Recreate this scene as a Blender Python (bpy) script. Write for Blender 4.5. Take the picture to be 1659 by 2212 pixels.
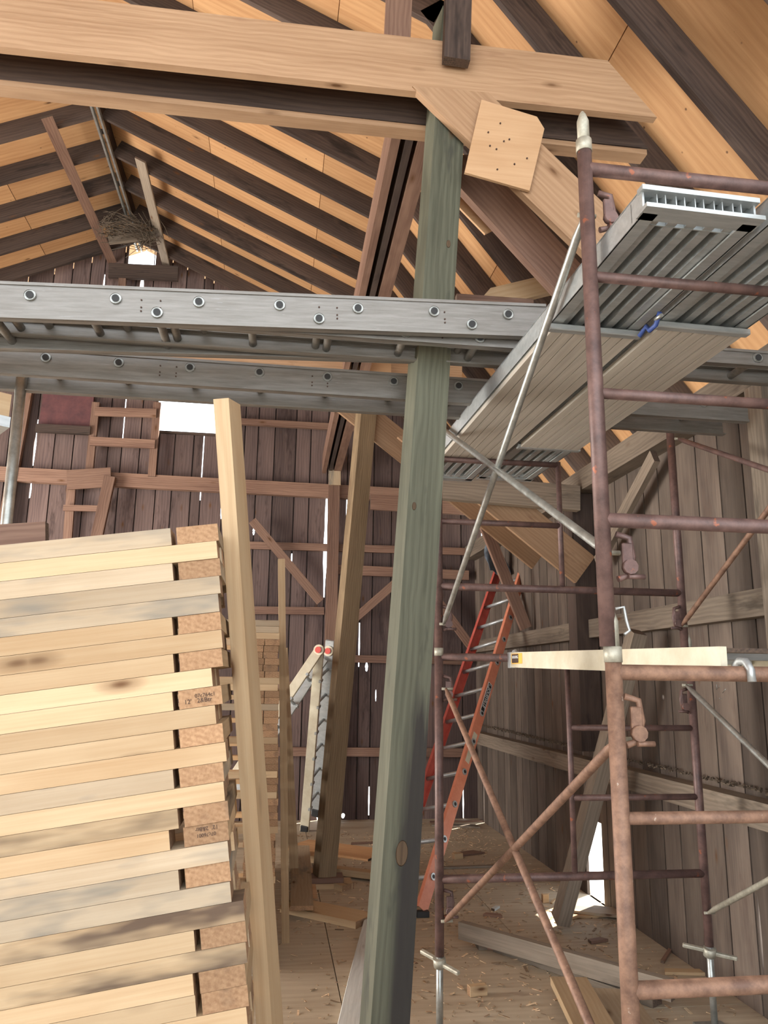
import bpy, bmesh, math, random
from mathutils import Vector, Matrix, Quaternion
random.seed(7)
SC = bpy.context.scene
for o in list(bpy.data.objects): bpy.data.objects.remove(o)

# ------------------------------------------------------------------ camera
F, CX, CY, EYE = 1661., 829.5, 1106., 1.65
def _c(x, y): return Vector((x-CX, CY-y, -F)).normalized()
_d = _c(590, 1460); _p = _c(5590, 1460+.0125*5000)
_up = _p.cross(_d).normalized()
if _up.y < 0: _up = -_up
_x = _d.cross(_up)
R = Matrix((_x, _d, _up))                 # camera axes -> world axes
CAM = Vector((0, 0, EYE))
cd = bpy.data.cameras.new('camera'); cam = bpy.data.objects.new('camera', cd)
SC.collection.objects.link(cam)
cd.sensor_fit = 'HORIZONTAL'; cd.sensor_width = 36; cd.lens = 36*F/1659
cd.clip_start = .02; cd.clip_end = 300
cam.matrix_world = Matrix.Translation(CAM) @ R.to_4x4()
SC.camera = cam

# ------------------------------------------------------------------ light
w = bpy.data.worlds.new('world'); SC.world = w; w.use_nodes = True
bg = w.node_tree.nodes['Background']
bg.inputs[0].default_value = (.86, .93, 1, 1); bg.inputs[1].default_value = 4.6
sun = bpy.data.lights.new('sun', 'SUN'); sun.energy = 22; sun.angle = math.radians(1.0)
sun.color = (1, .93, .8)
so = bpy.data.objects.new('sun', sun); SC.collection.objects.link(so)
so.rotation_euler = Vector((-.62, -.48, -.60)).to_track_quat('-Z', 'Y').to_euler()
al = bpy.data.lights.new('doorway_daylight', 'AREA'); al.shape = 'RECTANGLE'
al.size = 6; al.size_y = 3.0; al.energy = 1050; al.color = (1, .95, .88)
ao = bpy.data.objects.new('doorway_daylight', al); SC.collection.objects.link(ao)
ao.location = (-6.5, 5.6, 1.7); ao.rotation_euler = Vector((1, 0, .12)).to_track_quat('-Z', 'Z').to_euler()
SC.view_settings.view_transform = 'Standard'; SC.view_settings.look = 'None'
SC.view_settings.exposure = 0.1; SC.view_settings.gamma = 1; SC.view_settings.use_curve_mapping = False

# ------------------------------------------------------------------ helpers
V = Vector
def ray(px, py): return R @ V((px-CX, CY-py, -F))
def at(px, py, X=None, Y=None, Z=None):
    r = ray(px, py)
    if X is not None: t = X/r.x
    elif Y is not None: t = Y/r.y
    else: t = (Z-EYE)/r.z
    return CAM + r*t
def atp(px, py, n, c):
    r = ray(px, py); n = V(n)
    return CAM + r*((c-n.dot(CAM))/n.dot(r))

def link(name, bm, mats, parent=None, smooth=False):
    me = bpy.data.meshes.new(name); bm.normal_update(); bm.to_mesh(me); bm.free()
    if not isinstance(mats, (list, tuple)): mats = [mats]
    for m in mats: me.materials.append(m)
    if smooth:
        for p in me.polygons: p.use_smooth = True
    o = bpy.data.objects.new(name, me); SC.collection.objects.link(o)
    if parent is not None: o.parent = parent
    return o
def tag(o, label, cat, group=None, kind=None):
    o['label'] = label; o['category'] = cat
    if group: o['group'] = group
    if kind: o['kind'] = kind
    return o
def thing(name, label, cat, loc=(0, 0, 0), group=None):
    o = bpy.data.objects.new(name, None); SC.collection.objects.link(o); o.location = loc
    o.empty_display_size = .1
    return tag(o, label, cat, group)
def struct(o): o['kind'] = 'structure'; return o
ORD = ['first','second','third','fourth','fifth','sixth','seventh','eighth','ninth','tenth','eleventh','twelfth','thirteenth','fourteenth','fifteenth','sixteenth','seventeenth','eighteenth','nineteenth','twentieth','twenty-first','twenty-second','twenty-third','twenty-fourth','twenty-fifth','twenty-sixth','twenty-seventh','twenty-eighth','twenty-ninth','thirtieth']
for k in range(31, 61): ORD.append('%s-%s' % ('thirty' if k < 40 else 'forty' if k < 50 else 'fifty', ORD[(k % 10)-1] if k % 10 else 'th'))

def frame_of(A, B, n):
    """orientation: local X along AB, local Z towards n"""
    x = (B-A).normalized(); n = V(n); z = (n-x*n.dot(x)).normalized(); y = z.cross(x)
    m = Matrix((x, y, z)).transposed().to_4x4(); m.translation = (A+B)/2
    return m
def bm_box(bm, cx, cy, cz, sx, sy, sz, mi=0, endmi=None, M=None, bev=0.0):
    v = []
    for dx in (-.5, .5):
        for dy in (-.5, .5):
            for dz in (-.5, .5):
                p = V((cx+dx*sx, cy+dy*sy, cz+dz*sz))
                v.append(bm.verts.new(M @ p if M else p))
    fs = []
    for idx, e in (((0, 1, 3, 2), 1), ((4, 6, 7, 5), 1), ((0, 4, 5, 1), 0), ((2, 3, 7, 6), 0), ((0, 2, 6, 4), 0), ((1, 5, 7, 3), 0)):
        f = bm.faces.new([v[i] for i in idx]); f.material_index = endmi if (e and endmi is not None) else mi; fs.append(f)
    if bev > 0:
        es = set(e for f in fs for e in f.edges)
        bmesh.ops.bevel(bm, geom=list(es), offset=bev, segments=1, affect='EDGES', profile=.5)
    return fs
def board(name, A, B, wd, th, n, mats, parent=None, bev=.003, cut=None, warp=0.0, segs=1):
    """A,B centreline; wd in-plane width; th along n. cut=(slantA,slantB) shifts along X per unit width"""
    A = V(A); B = V(B); L = (B-A).length; M = frame_of(A, B, n)
    if parent is not None: M = Matrix.Translation(-V(parent.location)) @ M
    bm = bmesh.new()
    bm_box(bm, 0, 0, 0, L, wd, th, 0, 1 if isinstance(mats, (list, tuple)) and len(mats) > 1 else 0, None, 0)
    if cut:
        for v in bm.verts:
            v.co.x += (cut[0] if v.co.x < 0 else cut[1])*v.co.y
    if segs > 1:
        for k in range(1, segs):
            bmesh.ops.bisect_plane(bm, geom=bm.verts[:]+bm.edges[:]+bm.faces[:], plane_co=(-L/2+L*k/segs, 0, 0), plane_no=(1, 0, 0))
        for v in bm.verts:
            t = v.co.x/L*math.pi
            v.co.y += warp*math.cos(t)
    if bev:
        long_e = [e for e in bm.edges if abs(e.verts[0].co.y-e.verts[1].co.y) < .01 and abs(e.verts[0].co.z-e.verts[1].co.z) < .01 and len(e.link_faces) == 2 and e.calc_face_angle(0) > .7]
        bmesh.ops.bevel(bm, geom=long_e, offset=bev, segments=1, affect='EDGES', profile=.5)
    o = link(name, bm, mats, parent)
    o.matrix_local = M
    return o
def add_tube(bm, pts, r, seg=12, mi=0, caps=True, M=None):
    pts = [V(p) for p in pts]; rings = []
    for i, p in enumerate(pts):
        d = (pts[min(i+1, len(pts)-1)]-pts[max(i-1, 0)]).normalized()
        a = d.orthogonal().normalized() if i == 0 else (a-d*a.dot(d)).normalized()
        b = d.cross(a); rr = r[i] if isinstance(r, (list, tuple)) else r
        ring = [bm.verts.new((M @ (p+(a*math.cos(t)+b*math.sin(t))*rr)) if M else (p+(a*math.cos(t)+b*math.sin(t))*rr)) for t in [2*math.pi*k/seg for k in range(seg)]]
        rings.append(ring)
    for i in range(len(rings)-1):
        for k in range(seg):
            f = bm.faces.new((rings[i][k], rings[i][(k+1) % seg], rings[i+1][(k+1) % seg], rings[i+1][k])); f.smooth = True; f.material_index = mi
    if caps:
        f = bm.faces.new(list(reversed(rings[0]))); f.material_index = mi
        f = bm.faces.new(rings[-1]); f.material_index = mi
def tube(name, pts, r, m, parent=None, seg=14):
    off = V(parent.location) if parent is not None else V((0, 0, 0))
    c = sum((V(p) for p in pts), V((0, 0, 0)))/len(pts)
    bm = bmesh.new(); add_tube(bm, [V(p)-c for p in pts], r, seg)
    o = link(name, bm, m, parent); o.location = c-off
    return o
def boxo(name, c, s, m, parent=None, bev=.002, rot=None):
    off = V(parent.location) if parent is not None else V((0, 0, 0))
    bm = bmesh.new(); bm_box(bm, 0, 0, 0, *s, bev=bev)
    o = link(name, bm, m, parent); o.location = V(c)-off
    if rot: o.rotation_euler = rot
    return o
def prism(name, poly, th, n, m, parent=None):
    """polygon of world points in a plane, thickened by th along n (away from first plane)"""
    poly = [V(p) for p in poly]; c = sum(poly, V((0, 0, 0)))/len(poly); n = V(n).normalized()
    bm = bmesh.new()
    a = [bm.verts.new(p-c) for p in poly]; b = [bm.verts.new(p-c+n*th) for p in poly]
    bm.faces.new(a); bm.faces.new(list(reversed(b))); k = len(poly)
    for i in range(k): bm.faces.new((a[i], b[i], b[(i+1) % k], a[(i+1) % k]))
    bmesh.ops.recalc_face_normals(bm, faces=bm.faces[:])
    o = link(name, bm, m, parent); o.location = c-(V(parent.location) if parent is not None else V((0, 0, 0)))
    return o

# ------------------------------------------------------------------ materials
class NT:
    def __init__(s, name):
        s.m = bpy.data.materials.new(name); s.m.use_nodes = True; s.t = s.m.node_tree
        s.b = s.t.nodes['Principled BSDF']; s.L = s.t.links.new
    def n(s, typ, **k):
        x = s.t.nodes.new(typ)
        for a, v in k.items():
            if a.startswith('i_'): x.inputs[int(a[2:]) if a[2:].isdigit() else a[2:].replace('_', ' ')].default_value = v
            else: setattr(x, a, v)
        return x
    def ramp(s, fac, stops):
        r = s.n('ShaderNodeValToRGB'); el = r.color_ramp.elements
        while len(el) > 1: el.remove(el[-1])
        for i, (p, c) in enumerate(stops):
            e = el[0] if i == 0 else el.new(p)
            e.position = p; e.color = (*c, 1) if len(c) == 3 else c
        s.L(fac, r.inputs[0]); return r.outputs[0]
    def mix(s, fac, a, b, mode='MIX'):
        x = s.n('ShaderNodeMix', data_type='RGBA', blend_type=mode)
        for sock, v in ((x.inputs[0], fac), (x.inputs[6], a), (x.inputs[7], b)):
            if isinstance(v, (int, float)): sock.default_value = v
            elif isinstance(v, (tuple, list)): sock.default_value = (*v, 1) if len(v) == 3 else v
            else: s.L(v, sock)
        return x.outputs[2]
def wood(name, lo, hi, axis=0, grain=1.0, knots=.35, stain=None, stain_amt=.0, vary=.18, rough=.75, nails=False, knotcol=None, low=None):
    t = NT(name); co = t.n('ShaderNodeTexCoord'); oi = t.n('ShaderNodeObjectInfo'); at_ = t.n('ShaderNodeAttribute', attribute_name='rnd')
    s1 = t.n('ShaderNodeMath', operation='ADD'); t.L(oi.outputs['Random'], s1.inputs[0]); t.L(at_.outputs['Fac'], s1.inputs[1])
    sc = t.n('ShaderNodeVectorMath', operation='SCALE'); sc.inputs[0].default_value = (31, 17, 23); t.L(s1.outputs[0], sc.inputs[3])
    ad = t.n('ShaderNodeVectorMath', operation='ADD'); t.L(co.outputs['Object'], ad.inputs[0]); t.L(sc.outputs[0], ad.inputs[1])
    def mp(lx, cr):
        s = [cr, cr, cr]; s[axis] = lx
        m = t.n('ShaderNodeMapping'); m.inputs['Scale'].default_value = s; t.L(ad.outputs[0], m.inputs[0]); return m.outputs[0]
    big = t.n('ShaderNodeTexNoise', i_Scale=1.0, i_Detail=3.0); t.L(mp(.8, 6), big.inputs['Vector'])
    fine = t.n('ShaderNodeTexNoise', i_Scale=1.0, i_Detail=5.0, i_Roughness=.65); t.L(mp(2.6, 130*grain), fine.inputs['Vector'])
    wv = t.n('ShaderNodeTexWave', bands_direction=['Y', 'X', 'X'][axis], i_Scale=9.0*grain, i_Distortion=7.0, i_Detail=2.0)
    t.L(mp(.35, 1.3), wv.inputs['Vector'])
    g = t.n('ShaderNodeMath', operation='MULTIPLY', i_1=.12); t.L(wv.outputs['Fac'], g.inputs[0])
    g2 = t.n('ShaderNodeMath', operation='MULTIPLY_ADD', i_1=.5); t.L(fine.outputs['Fac'], g2.inputs[0]); t.L(g.outputs[0], g2.inputs[2])
    g3 = t.n('ShaderNodeMath', operation='MULTIPLY_ADD', i_1=.7); t.L(big.outputs['Fac'], g3.inputs[0]); t.L(g2.outputs[0], g3.inputs[2])
    col = t.ramp(g3.outputs[0], [(.44, lo), (.66, tuple((a+b)/2 for a, b in zip(lo, hi))), (.88, hi)])
    if stain:
        sn = t.n('ShaderNodeTexNoise', i_Scale=1.0, i_Detail=4.0, i_Roughness=.7); t.L(mp(1.6, 7), sn.inputs['Vector'])
        f = t.ramp(sn.outputs['Fac'], [(.62-stain_amt*.35, (0, 0, 0)), (.72-stain_amt*.2, (.85, .85, .85))])
        col = t.mix(f, col, stain)
    if knots:
        vo = t.n('ShaderNodeTexVoronoi', i_Scale=1.0); t.L(mp(3.2, 9), vo.inputs['Vector'])
        sel = t.n('ShaderNodeMath', operation='LESS_THAN', i_1=knots)
        sp = t.n('ShaderNodeSeparateColor'); t.L(vo.outputs['Color'], sp.inputs[0]); t.L(sp.outputs[0], sel.inputs[0])
        k = t.ramp(vo.outputs['Distance'], [(.05, (1, 1, 1)), (.1, (.45, .45, .45)), (.2, (0, 0, 0))])
        mu = t.n('ShaderNodeMath', operation='MULTIPLY'); t.L(k, mu.inputs[0]); t.L(sel.outputs[0], mu.inputs[1])
        col = t.mix(mu.outputs[0], col, knotcol or (.11, .05, .02))
    if nails:
        nm = t.n('ShaderNodeTexVoronoi', i_Scale=7.5); t.L(ad.outputs[0], nm.inputs['Vector'])
        f = t.ramp(nm.outputs['Distance'], [(.035, (.8, .8, .8)), (.07, (0, 0, 0))]); col = t.mix(f, col, (.08, .04, .025))
    if low:      # dark water stain on the lower right of the post
        sx = t.n('ShaderNodeSeparateXYZ'); t.L(co.outputs['Object'], sx.inputs[0])
        ns = t.n('ShaderNodeTexNoise', i_Scale=1.0, i_Detail=4.0); t.L(mp(1.5, 26), ns.inputs['Vector'])
        m1 = t.n('ShaderNodeMath', operation='MULTIPLY_ADD', i_1=1.6, i_2=low-.8); t.L(ns.outputs['Fac'], m1.inputs[0])
        m2 = t.n('ShaderNodeMath', operation='SUBTRACT'); t.L(m1.outputs[0], m2.inputs[0]); t.L(sx.outputs[0], m2.inputs[1])
        f1 = t.n('ShaderNodeMapRange', i_1=-.05, i_2=.25); t.L(m2.outputs[0], f1.inputs[0])
        m3 = t.n('ShaderNodeMath', operation='MULTIPLY_ADD', i_1=.06); t.L(ns.outputs['Fac'], m3.inputs[0]); t.L(sx.outputs[1], m3.inputs[2])
        f2 = t.n('ShaderNodeMapRange', i_1=.0, i_2=.045); t.L(m3.outputs[0], f2.inputs[0])
        m4 = t.n('ShaderNodeMath', operation='MULTIPLY'); t.L(f1.outputs[0], m4.inputs[0]); t.L(f2.outputs[0], m4.inputs[1])
        m5 = t.n('ShaderNodeMath', operation='MULTIPLY', i_1=.9); t.L(m4.outputs[0], m5.inputs[0]); col = t.mix(m5.outputs[0], col, (.035, .03, .028))
    hv = t.n('ShaderNodeHueSaturation'); t.L(col, hv.inputs['Color'])
    fr = t.n('ShaderNodeMath', operation='FRACT'); ml = t.n('ShaderNodeMath', operation='MULTIPLY', i_1=7.31); t.L(s1.outputs[0], ml.inputs[0]); t.L(ml.outputs[0], fr.inputs[0])
    mr = t.n('ShaderNodeMapRange', i_3=1-vary, i_4=1+vary); t.L(fr.outputs[0], mr.inputs[0]); t.L(mr.outputs[0], hv.inputs['Value'])
    t.L(hv.outputs[0], t.b.inputs['Base Color']); t.b.inputs['Roughness'].default_value = rough
    t.b.inputs['Specular IOR Level'].default_value = .25
    bp = t.n('ShaderNodeBump', i_Strength=.25, i_Distance=.004); t.L(g3.outputs[0], bp.inputs['Height']); t.L(bp.outputs[0], t.b.inputs['Normal'])
    return t.m
def endgrain(name, lo, hi, dark=(.1, .06, .04)):
    t = NT(name); co = t.n('ShaderNodeTexCoord'); oi = t.n('ShaderNodeObjectInfo')
    sc = t.n('ShaderNodeVectorMath', operation='SCALE'); sc.inputs[0].default_value = (0, .6, 1.3); t.L(oi.outputs['Random'], sc.inputs[3])
    ad = t.n('ShaderNodeVectorMath', operation='ADD'); t.L(co.outputs['Object'], ad.inputs[0]); t.L(sc.outputs[0], ad.inputs[1])
    w_ = t.n('ShaderNodeTexWave', wave_type='RINGS', rings_direction='X', i_Scale=28.0, i_Distortion=1.2, i_Detail=2.0); t.L(ad.outputs[0], w_.inputs[0])
    n_ = t.n('ShaderNodeTexNoise', i_Scale=160.0, i_Detail=3.0); t.L(ad.outputs[0], n_.inputs['Vector'])
    n2 = t.n('ShaderNodeTexNoise', i_Scale=14.0, i_Detail=4.0); t.L(ad.outputs[0], n2.inputs['Vector'])
    a = t.n('ShaderNodeMath', operation='MULTIPLY_ADD', i_1=.14); t.L(w_.outputs['Fac'], a.inputs[0]); t.L(n_.outputs['Fac'], a.inputs[2])
    c = t.ramp(a.outputs[0], [(.35, lo), (.8, hi)])
    f = t.ramp(n2.outputs['Fac'], [(.55, (0, 0, 0)), (.72, (.7, .7, .7))]); c = t.mix(f, c, dark)
    hv = t.n('ShaderNodeHueSaturation'); t.L(c, hv.inputs['Color'])
    mr = t.n('ShaderNodeMapRange', i_3=.75, i_4=1.2); t.L(oi.outputs['Random'], mr.inputs[0]); t.L(mr.outputs[0], hv.inputs['Value'])
    t.L(hv.outputs[0], t.b.inputs['Base Color']); t.b.inputs['Roughness'].default_value = .9
    bp = t.n('ShaderNodeBump', i_Strength=.4, i_Distance=.002); t.L(n_.outputs['Fac'], bp.inputs['Height']); t.L(bp.outputs[0], t.b.inputs['Normal'])
    return t.m
def metal(name, a, b, metallic=.9, rough=.4, sc=8.0, stretch=(1, 1, 1), c2=None, amt=.5):
    t = NT(name); co = t.n('ShaderNodeTexCoord'); mp = t.n('ShaderNodeMapping'); mp.inputs['Scale'].default_value = stretch; t.L(co.outputs['Object'], mp.inputs[0])
    n_ = t.n('ShaderNodeTexNoise', i_Scale=sc, i_Detail=6.0, i_Roughness=.7); t.L(mp.outputs[0], n_.inputs['Vector'])
    c = t.ramp(n_.outputs['Fac'], [(.35, a), (.65, b)])
    if c2:
        n2 = t.n('ShaderNodeTexNoise', i_Scale=sc*2.3, i_Detail=5.0); t.L(mp.outputs[0], n2.inputs['Vector'])
        f = t.ramp(n2.outputs['Fac'], [(.68-amt*.2, (0, 0, 0)), (.72-amt*.15, (1, 1, 1))]); c = t.mix(f, c, c2)
    t.L(c, t.b.inputs['Base Color']); t.b.inputs['Metallic'].default_value = metallic
    rr = t.n('ShaderNodeMapRange', i_3=rough-.1, i_4=rough+.15); t.L(n_.outputs['Fac'], rr.inputs[0]); t.L(rr.outputs[0], t.b.inputs['Roughness'])
    bp = t.n('ShaderNodeBump', i_Strength=.15, i_Distance=.002); t.L(n_.outputs['Fac'], bp.inputs['Height']); t.L(bp.outputs[0], t.b.inputs['Normal'])
    return t.m
def plain(name, c, rough=.6, metallic=0.0):
    t = NT(name); t.b.inputs['Base Color'].default_value = (*c, 1); t.b.inputs['Roughness'].default_value = rough; t.b.inputs['Metallic'].default_value = metallic
    n_ = t.n('ShaderNodeTexNoise', i_Scale=30.0); bp = t.n('ShaderNodeBump', i_Strength=.08, i_Distance=.002); t.L(n_.outputs['Fac'], bp.inputs['Height']); t.L(bp.outputs[0], t.b.inputs['Normal'])
    return t.m

PINE = [wood('pine_fresh', (.40, .255, .135), (.52, .375, .225), stain=(.22, .17, .11), stain_amt=-.05, knots=.6), endgrain('pine_end', (.26, .14, .07), (.38, .225, .12))]
PINEB = [wood('pine_blue_stain', (.35, .25, .155), (.47, .365, .25), stain=(.2, .18, .15), stain_amt=.25, knots=.45), PINE[1]]
BARK = [wood('pine_bark_edge', (.38, .25, .135), (.49, .36, .22), stain=(.045, .025, .02), stain_amt=.5, knots=.2), PINE[1]]
BEAMW = [wood('beam_new', (.27, .155, .085), (.43, .275, .165), knots=.4, stain=(.25, .14, .08), stain_amt=.0), PINE[1]]
OLD = [wood('old_dark_timber', (.035, .024, .02), (.10, .068, .054), knots=.2, stain=(.02, .015, .013), stain_amt=.2), endgrain('old_end', (.06, .04, .03), (.14, .09, .06))]
BROWN = [wood('old_brown_timber', (.13, .07, .05), (.28, .17, .12), knots=.3), OLD[1]]
GREYW = [wood('weathered_grey_timber', (.13, .10, .076), (.28, .225, .17), knots=.3, stain=(.1, .08, .06), stain_amt=.1), OLD[1]]
GREEN = [wood('treated_post', (.07, .07, .048), (.15, .148, .105), knots=.2, stain=(.05, .05, .04), stain_amt=.1, vary=.02, low=-.72), OLD[1]]
POST2 = [wood('post_brown', (.12, .08, .045), (.27, .19, .11), knots=.25, grain=1.4), OLD[1]]
YEDGE = [wood('yellow_sapwood_sunlit', (.4, .36, .15), (.62, .56, .28), knots=0), OLD[1]]  # sapwood yellow, also painted sunlight on the second post
WALLW = wood('barn_board', (.075, .05, .047), (.17, .115, .10), axis=2, knots=.35, vary=.4, stain=(.06, .038, .034), stain_amt=.15, grain=.8)
WALLR = wood('barn_board_right', (.075, .056, .046), (.17, .13, .102), axis=2, knots=.25, vary=.3, stain=(.10, .07, .055), stain_amt=.15, grain=.8)
PLY = wood('plywood', (.44, .26, .135), (.56, .36, .21), knots=.12, nails=True, vary=.1, grain=.6)
PLYS = [wood('plywood_sheathing', (.38, .195, .088), (.54, .315, .155), knots=.15, nails=True, vary=.14, grain=.5), OLD[0]]
FLOORM = wood('floor_plywood', (.38, .30, .21), (.52, .43, .315), knots=.06, stain=(.33, .25, .18), stain_amt=.05, vary=.06, grain=.4)
WHITEP = [wood('whitewashed_plank', (.45, .45, .42), (.68, .68, .64), knots=.0, stain=(.3, .28, .24), stain_amt=.0), GREYW[1]]
ALU = metal('aluminium', (.175, .16, .14), (.26, .245, .225), metallic=.45, rough=.42, stretch=(.6, 8, 8), c2=(.3, .29, .28), amt=-.1)
ALUB = metal('aluminium_bright', (.40, .42, .42), (.52, .54, .535), metallic=.6, rough=.4, stretch=(1, 6, 6))
RUST = metal('red_oxide_rust', (.085, .05, .045), (.18, .105, .09), metallic=.25, rough=.5, sc=14, c2=(.30, .10, .055), amt=.05)
RUSTB = metal('brown_rust', (.14, .075, .05), (.30, .17, .11), metallic=.2, rough=.6, sc=20, c2=(.42, .33, .26), amt=-.05)
GALV = metal('galvanised', (.34, .34, .31), (.52, .53, .5), metallic=.75, rough=.35, sc=20)
DIRTG = metal('dirty_galvanised', (.3, .28, .22), (.5, .47, .38), metallic=.4, rough=.5, sc=25)
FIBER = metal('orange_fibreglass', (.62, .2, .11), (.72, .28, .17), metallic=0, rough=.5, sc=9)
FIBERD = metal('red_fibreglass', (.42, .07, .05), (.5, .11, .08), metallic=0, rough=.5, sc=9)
BLACK = plain('rubber_and_hole_black', (.02, .02, .02), .6)  # rubber feet, and painted shade inside the ladder rung ends
INK = plain('ink', (.06, .03, .02), .8)
WHITE = plain('white_print', (.75, .75, .72), .6)
REDP = plain('red_plastic', (.6, .08, .06), .4)
BLUE = plain('blue_strap', (.05, .09, .3), .5)
YEL = plain('yellow_label', (.75, .45, .08), .5)
OLDB = wood('outer_batten', (.03, .022, .02), (.07, .05, .042), axis=2, knots=0)
KNOT = wood('knot_wood', (.05, .032, .02), (.13, .085, .05), knots=0)
TARP = metal('dark_tarp', (.035, .045, .06), (.13, .16, .19), metallic=0, rough=.4, sc=5)
TWIG = plain('twigs', (.11, .08, .055), .9)
BOARDG = metal('painted_rail', (.55, .48, .34), (.68, .62, .48), metallic=.1, rough=.5, sc=6)
DOORR = metal('dark_red_paint', (.07, .025, .028), (.13, .045, .045), metallic=0, rough=.7, sc=7)

def text_mesh(name, s, size, m, parent, M, depth=.0008):
    cu = bpy.data.curves.new(name, 'FONT'); cu.body = s; cu.size = size; cu.extrude = depth; cu.align_x = 'CENTER'; cu.align_y = 'CENTER'
    tmp = bpy.data.objects.new(name, cu); SC.collection.objects.link(tmp)
    dg = bpy.context.evaluated_depsgraph_get(); me = bpy.data.meshes.new_from_object(tmp.evaluated_get(dg))
    bpy.data.objects.remove(tmp); bpy.data.curves.remove(cu)
    me.materials.clear(); me.materials.append(m)
    o = bpy.data.objects.new(name, me); SC.collection.objects.link(o)
    if parent is not None: o.parent = parent
    o.matrix_local = M
    return o

# ------------------------------------------------------------------ barn geometry
XR, ZR = -1.95, 7.1           # ridge (underside of rafters)
SU, XK = .46, .82             # upper slope, knuckle
ZK = ZR-SU*(XK-XR); SLOW = 1.27
XW = 2.52; YB = 9.6; ZP = 3.3; YF0 = -3.0
XL = 2*XR-XW; XKL = 2*XR-XK
RD = .19                      # rafter depth
def zroof(x):
    x = XR+abs(x-XR)
    return ZR-SU*(x-XR) if x < XK else ZK-SLOW*(x-XK)
def offU(): return RD*math.sqrt(1+SU*SU)
def offL(): return RD*math.sqrt(1+SLOW*SLOW)

# floor: plywood sheets with joints
def seeded(bm):
    return bm.loops.layers.float.new('rnd')
def paint(lay, faces, v):
    for f in faces:
        for l in f.loops: l[lay] = v
bm = bmesh.new(); lay = seeded(bm)
bm_box(bm, (XL+XW)/2, 3.3, -.06, XW-XL+.3, 12.9, .06)
xs = [0.42-1.22*k for k in range(-2, 7)]
for i, x in enumerate(xs):
    y = -3.2-(i % 2)*1.22+.05
    while y < 9.9:
        x0, x1 = max(x-1.22, XL-.1), min(x, XW+.06); y0, y1 = max(y, -3.1), min(y+2.44, 9.65)
        if x1 > x0+.05 and y1 > y0+.05:
            paint(lay, bm_box(bm, (x0+x1)/2, (y0+y1)/2, -.015, x1-x0-.006, y1-y0-.006, .03), random.random())
        y += 2.44
struct(link('floor', bm, FLOORM))

# wall boards -------------------------------------------------------
def split(z0, z1, holes):
    out = [(z0, z1)]
    for a, b in holes:
        nw = []
        for p, q in out:
            if b <= p or a >= q: nw.append((p, q)); continue
            if a > p: nw.append((p, a))
            if b < q: nw.append((b, q))
        out = nw
    return [(p, q) for p, q in out if q-p > .01]
win = (at(343, 860, Y=YB), at(467, 938, Y=YB))
holes_far = [(win[0].x, win[1].x, win[1].z, win[0].z+.02), (-2.28, -2.02, 5.98, 6.42)]   # window, hole under the ridge
pk = at(305, 552, Y=YB)
holes_far[1] = (pk.x-.16, pk.x+.17, pk.z-.24, pk.z+.2)
# light leaks: pixel x,y0,y1,width
leaks = [(66, 1040, 1075, .03), (75, 930, 1005, .03), (88, 905, 925, .02), (479, 1075, 1120, .035), (703, 1072, 1290, .05), (748, 1055, 1240, .015), (306, 590, 650, .05), (224, 590, 640, .03),
         (776, 1345, 1440, .02), (792, 1430, 1450, .05), (757, 1470, 1500, .02), (812, 1490, 1515, .02), (690, 1690, 1780, .09), (741, 1757, 1768, .05), (797, 1700, 1762, .018), (438, 900, 1080, .012), (548, 1140, 1155, .03), (1001, 1700, 1775, .02), (630, 1195, 1215, .02), (268, 860, 960, .012)]
bm = bmesh.new(); lay = seeded(bm)
edges = []
lk = []
for px, ya, yb, wd in leaks:
    a, b = at(px, ya, Y=YB), at(px, yb, Y=YB); lk.append(((a.x+b.x)/2, min(a.z, b.z), max(a.z, b.z), wd))
x = XL
marks = sorted(set([round(l[0], 3) for l in lk]))
cuts = [XL]
while cuts[-1] < XW:
    nx = cuts[-1]+random.uniform(.19, .25)
    m = [k for k in marks if cuts[-1]+.12 < k < nx+.09]
    if m: nx = m[0]
    cuts.append(nx)
cuts[-1] = XW+.1
for i in range(len(cuts)-1):
    a, b = cuts[i]+.007, cuts[i+1]-.007
    hs = [(h[2], h[3]) for h in holes_far if h[0] < (a+b)/2 < h[1] or (h[0] < b-.03 and h[1] > a+.03)]
    full = []
    for h in holes_far:
        if h[0] < b and h[1] > a: full.append(h)
    def strip(x0, x1, hz, r):
        zt = max(zroof(x0), zroof(x1))+.2
        for p, q in split(-.05, zt, hz):
            fs = bm_box(bm, (x0+x1)/2, YB+.011, (p+q)/2, x1-x0, .022, q-p); paint(lay, fs, r)
            if q == zt:
                for f in fs:
                    for v in f.verts:
                        if v.co.z > q-.001: v.co.z = zroof(v.co.x)+.2
    xsb = [a, b]
    for h in full:
        for e in (h[0], h[1]):
            if a < e < b: xsb.append(e)
    # leak notches narrow the board locally at its right edge
    r = random.random()
    xsb = sorted(xsb)
    for p, q in zip(xsb[:-1], xsb[1:]):
        hz = [(h[2], h[3]) for h in full if h[0] < (p+q)/2 < h[1]]
        strip(p, q, hz, r)
# leaks: replace by cutting real slots
bmesh.ops.recalc_face_normals(bm, faces=bm.faces[:])
wf = struct(link('wall_far', bm, WALLW))
bm = bmesh.new(); lay = seeded(bm)      # outer battens over the joints, left off where daylight leaks
for c in cuts[1:-1]:
    hz = [(l[1], l[2]) for l in lk if abs(l[0]-c) < .04]+[(h[2], h[3]) for h in holes_far if h[0]-.03 < c < h[1]+.03]
    for p, q in split(-.05, zroof(c)+.1, hz):
        paint(lay, bm_box(bm, c, YB+.03, (p+q)/2, .07, .014, q-p), random.random())
bt = link('batten', bm, OLDB, wf)
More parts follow.
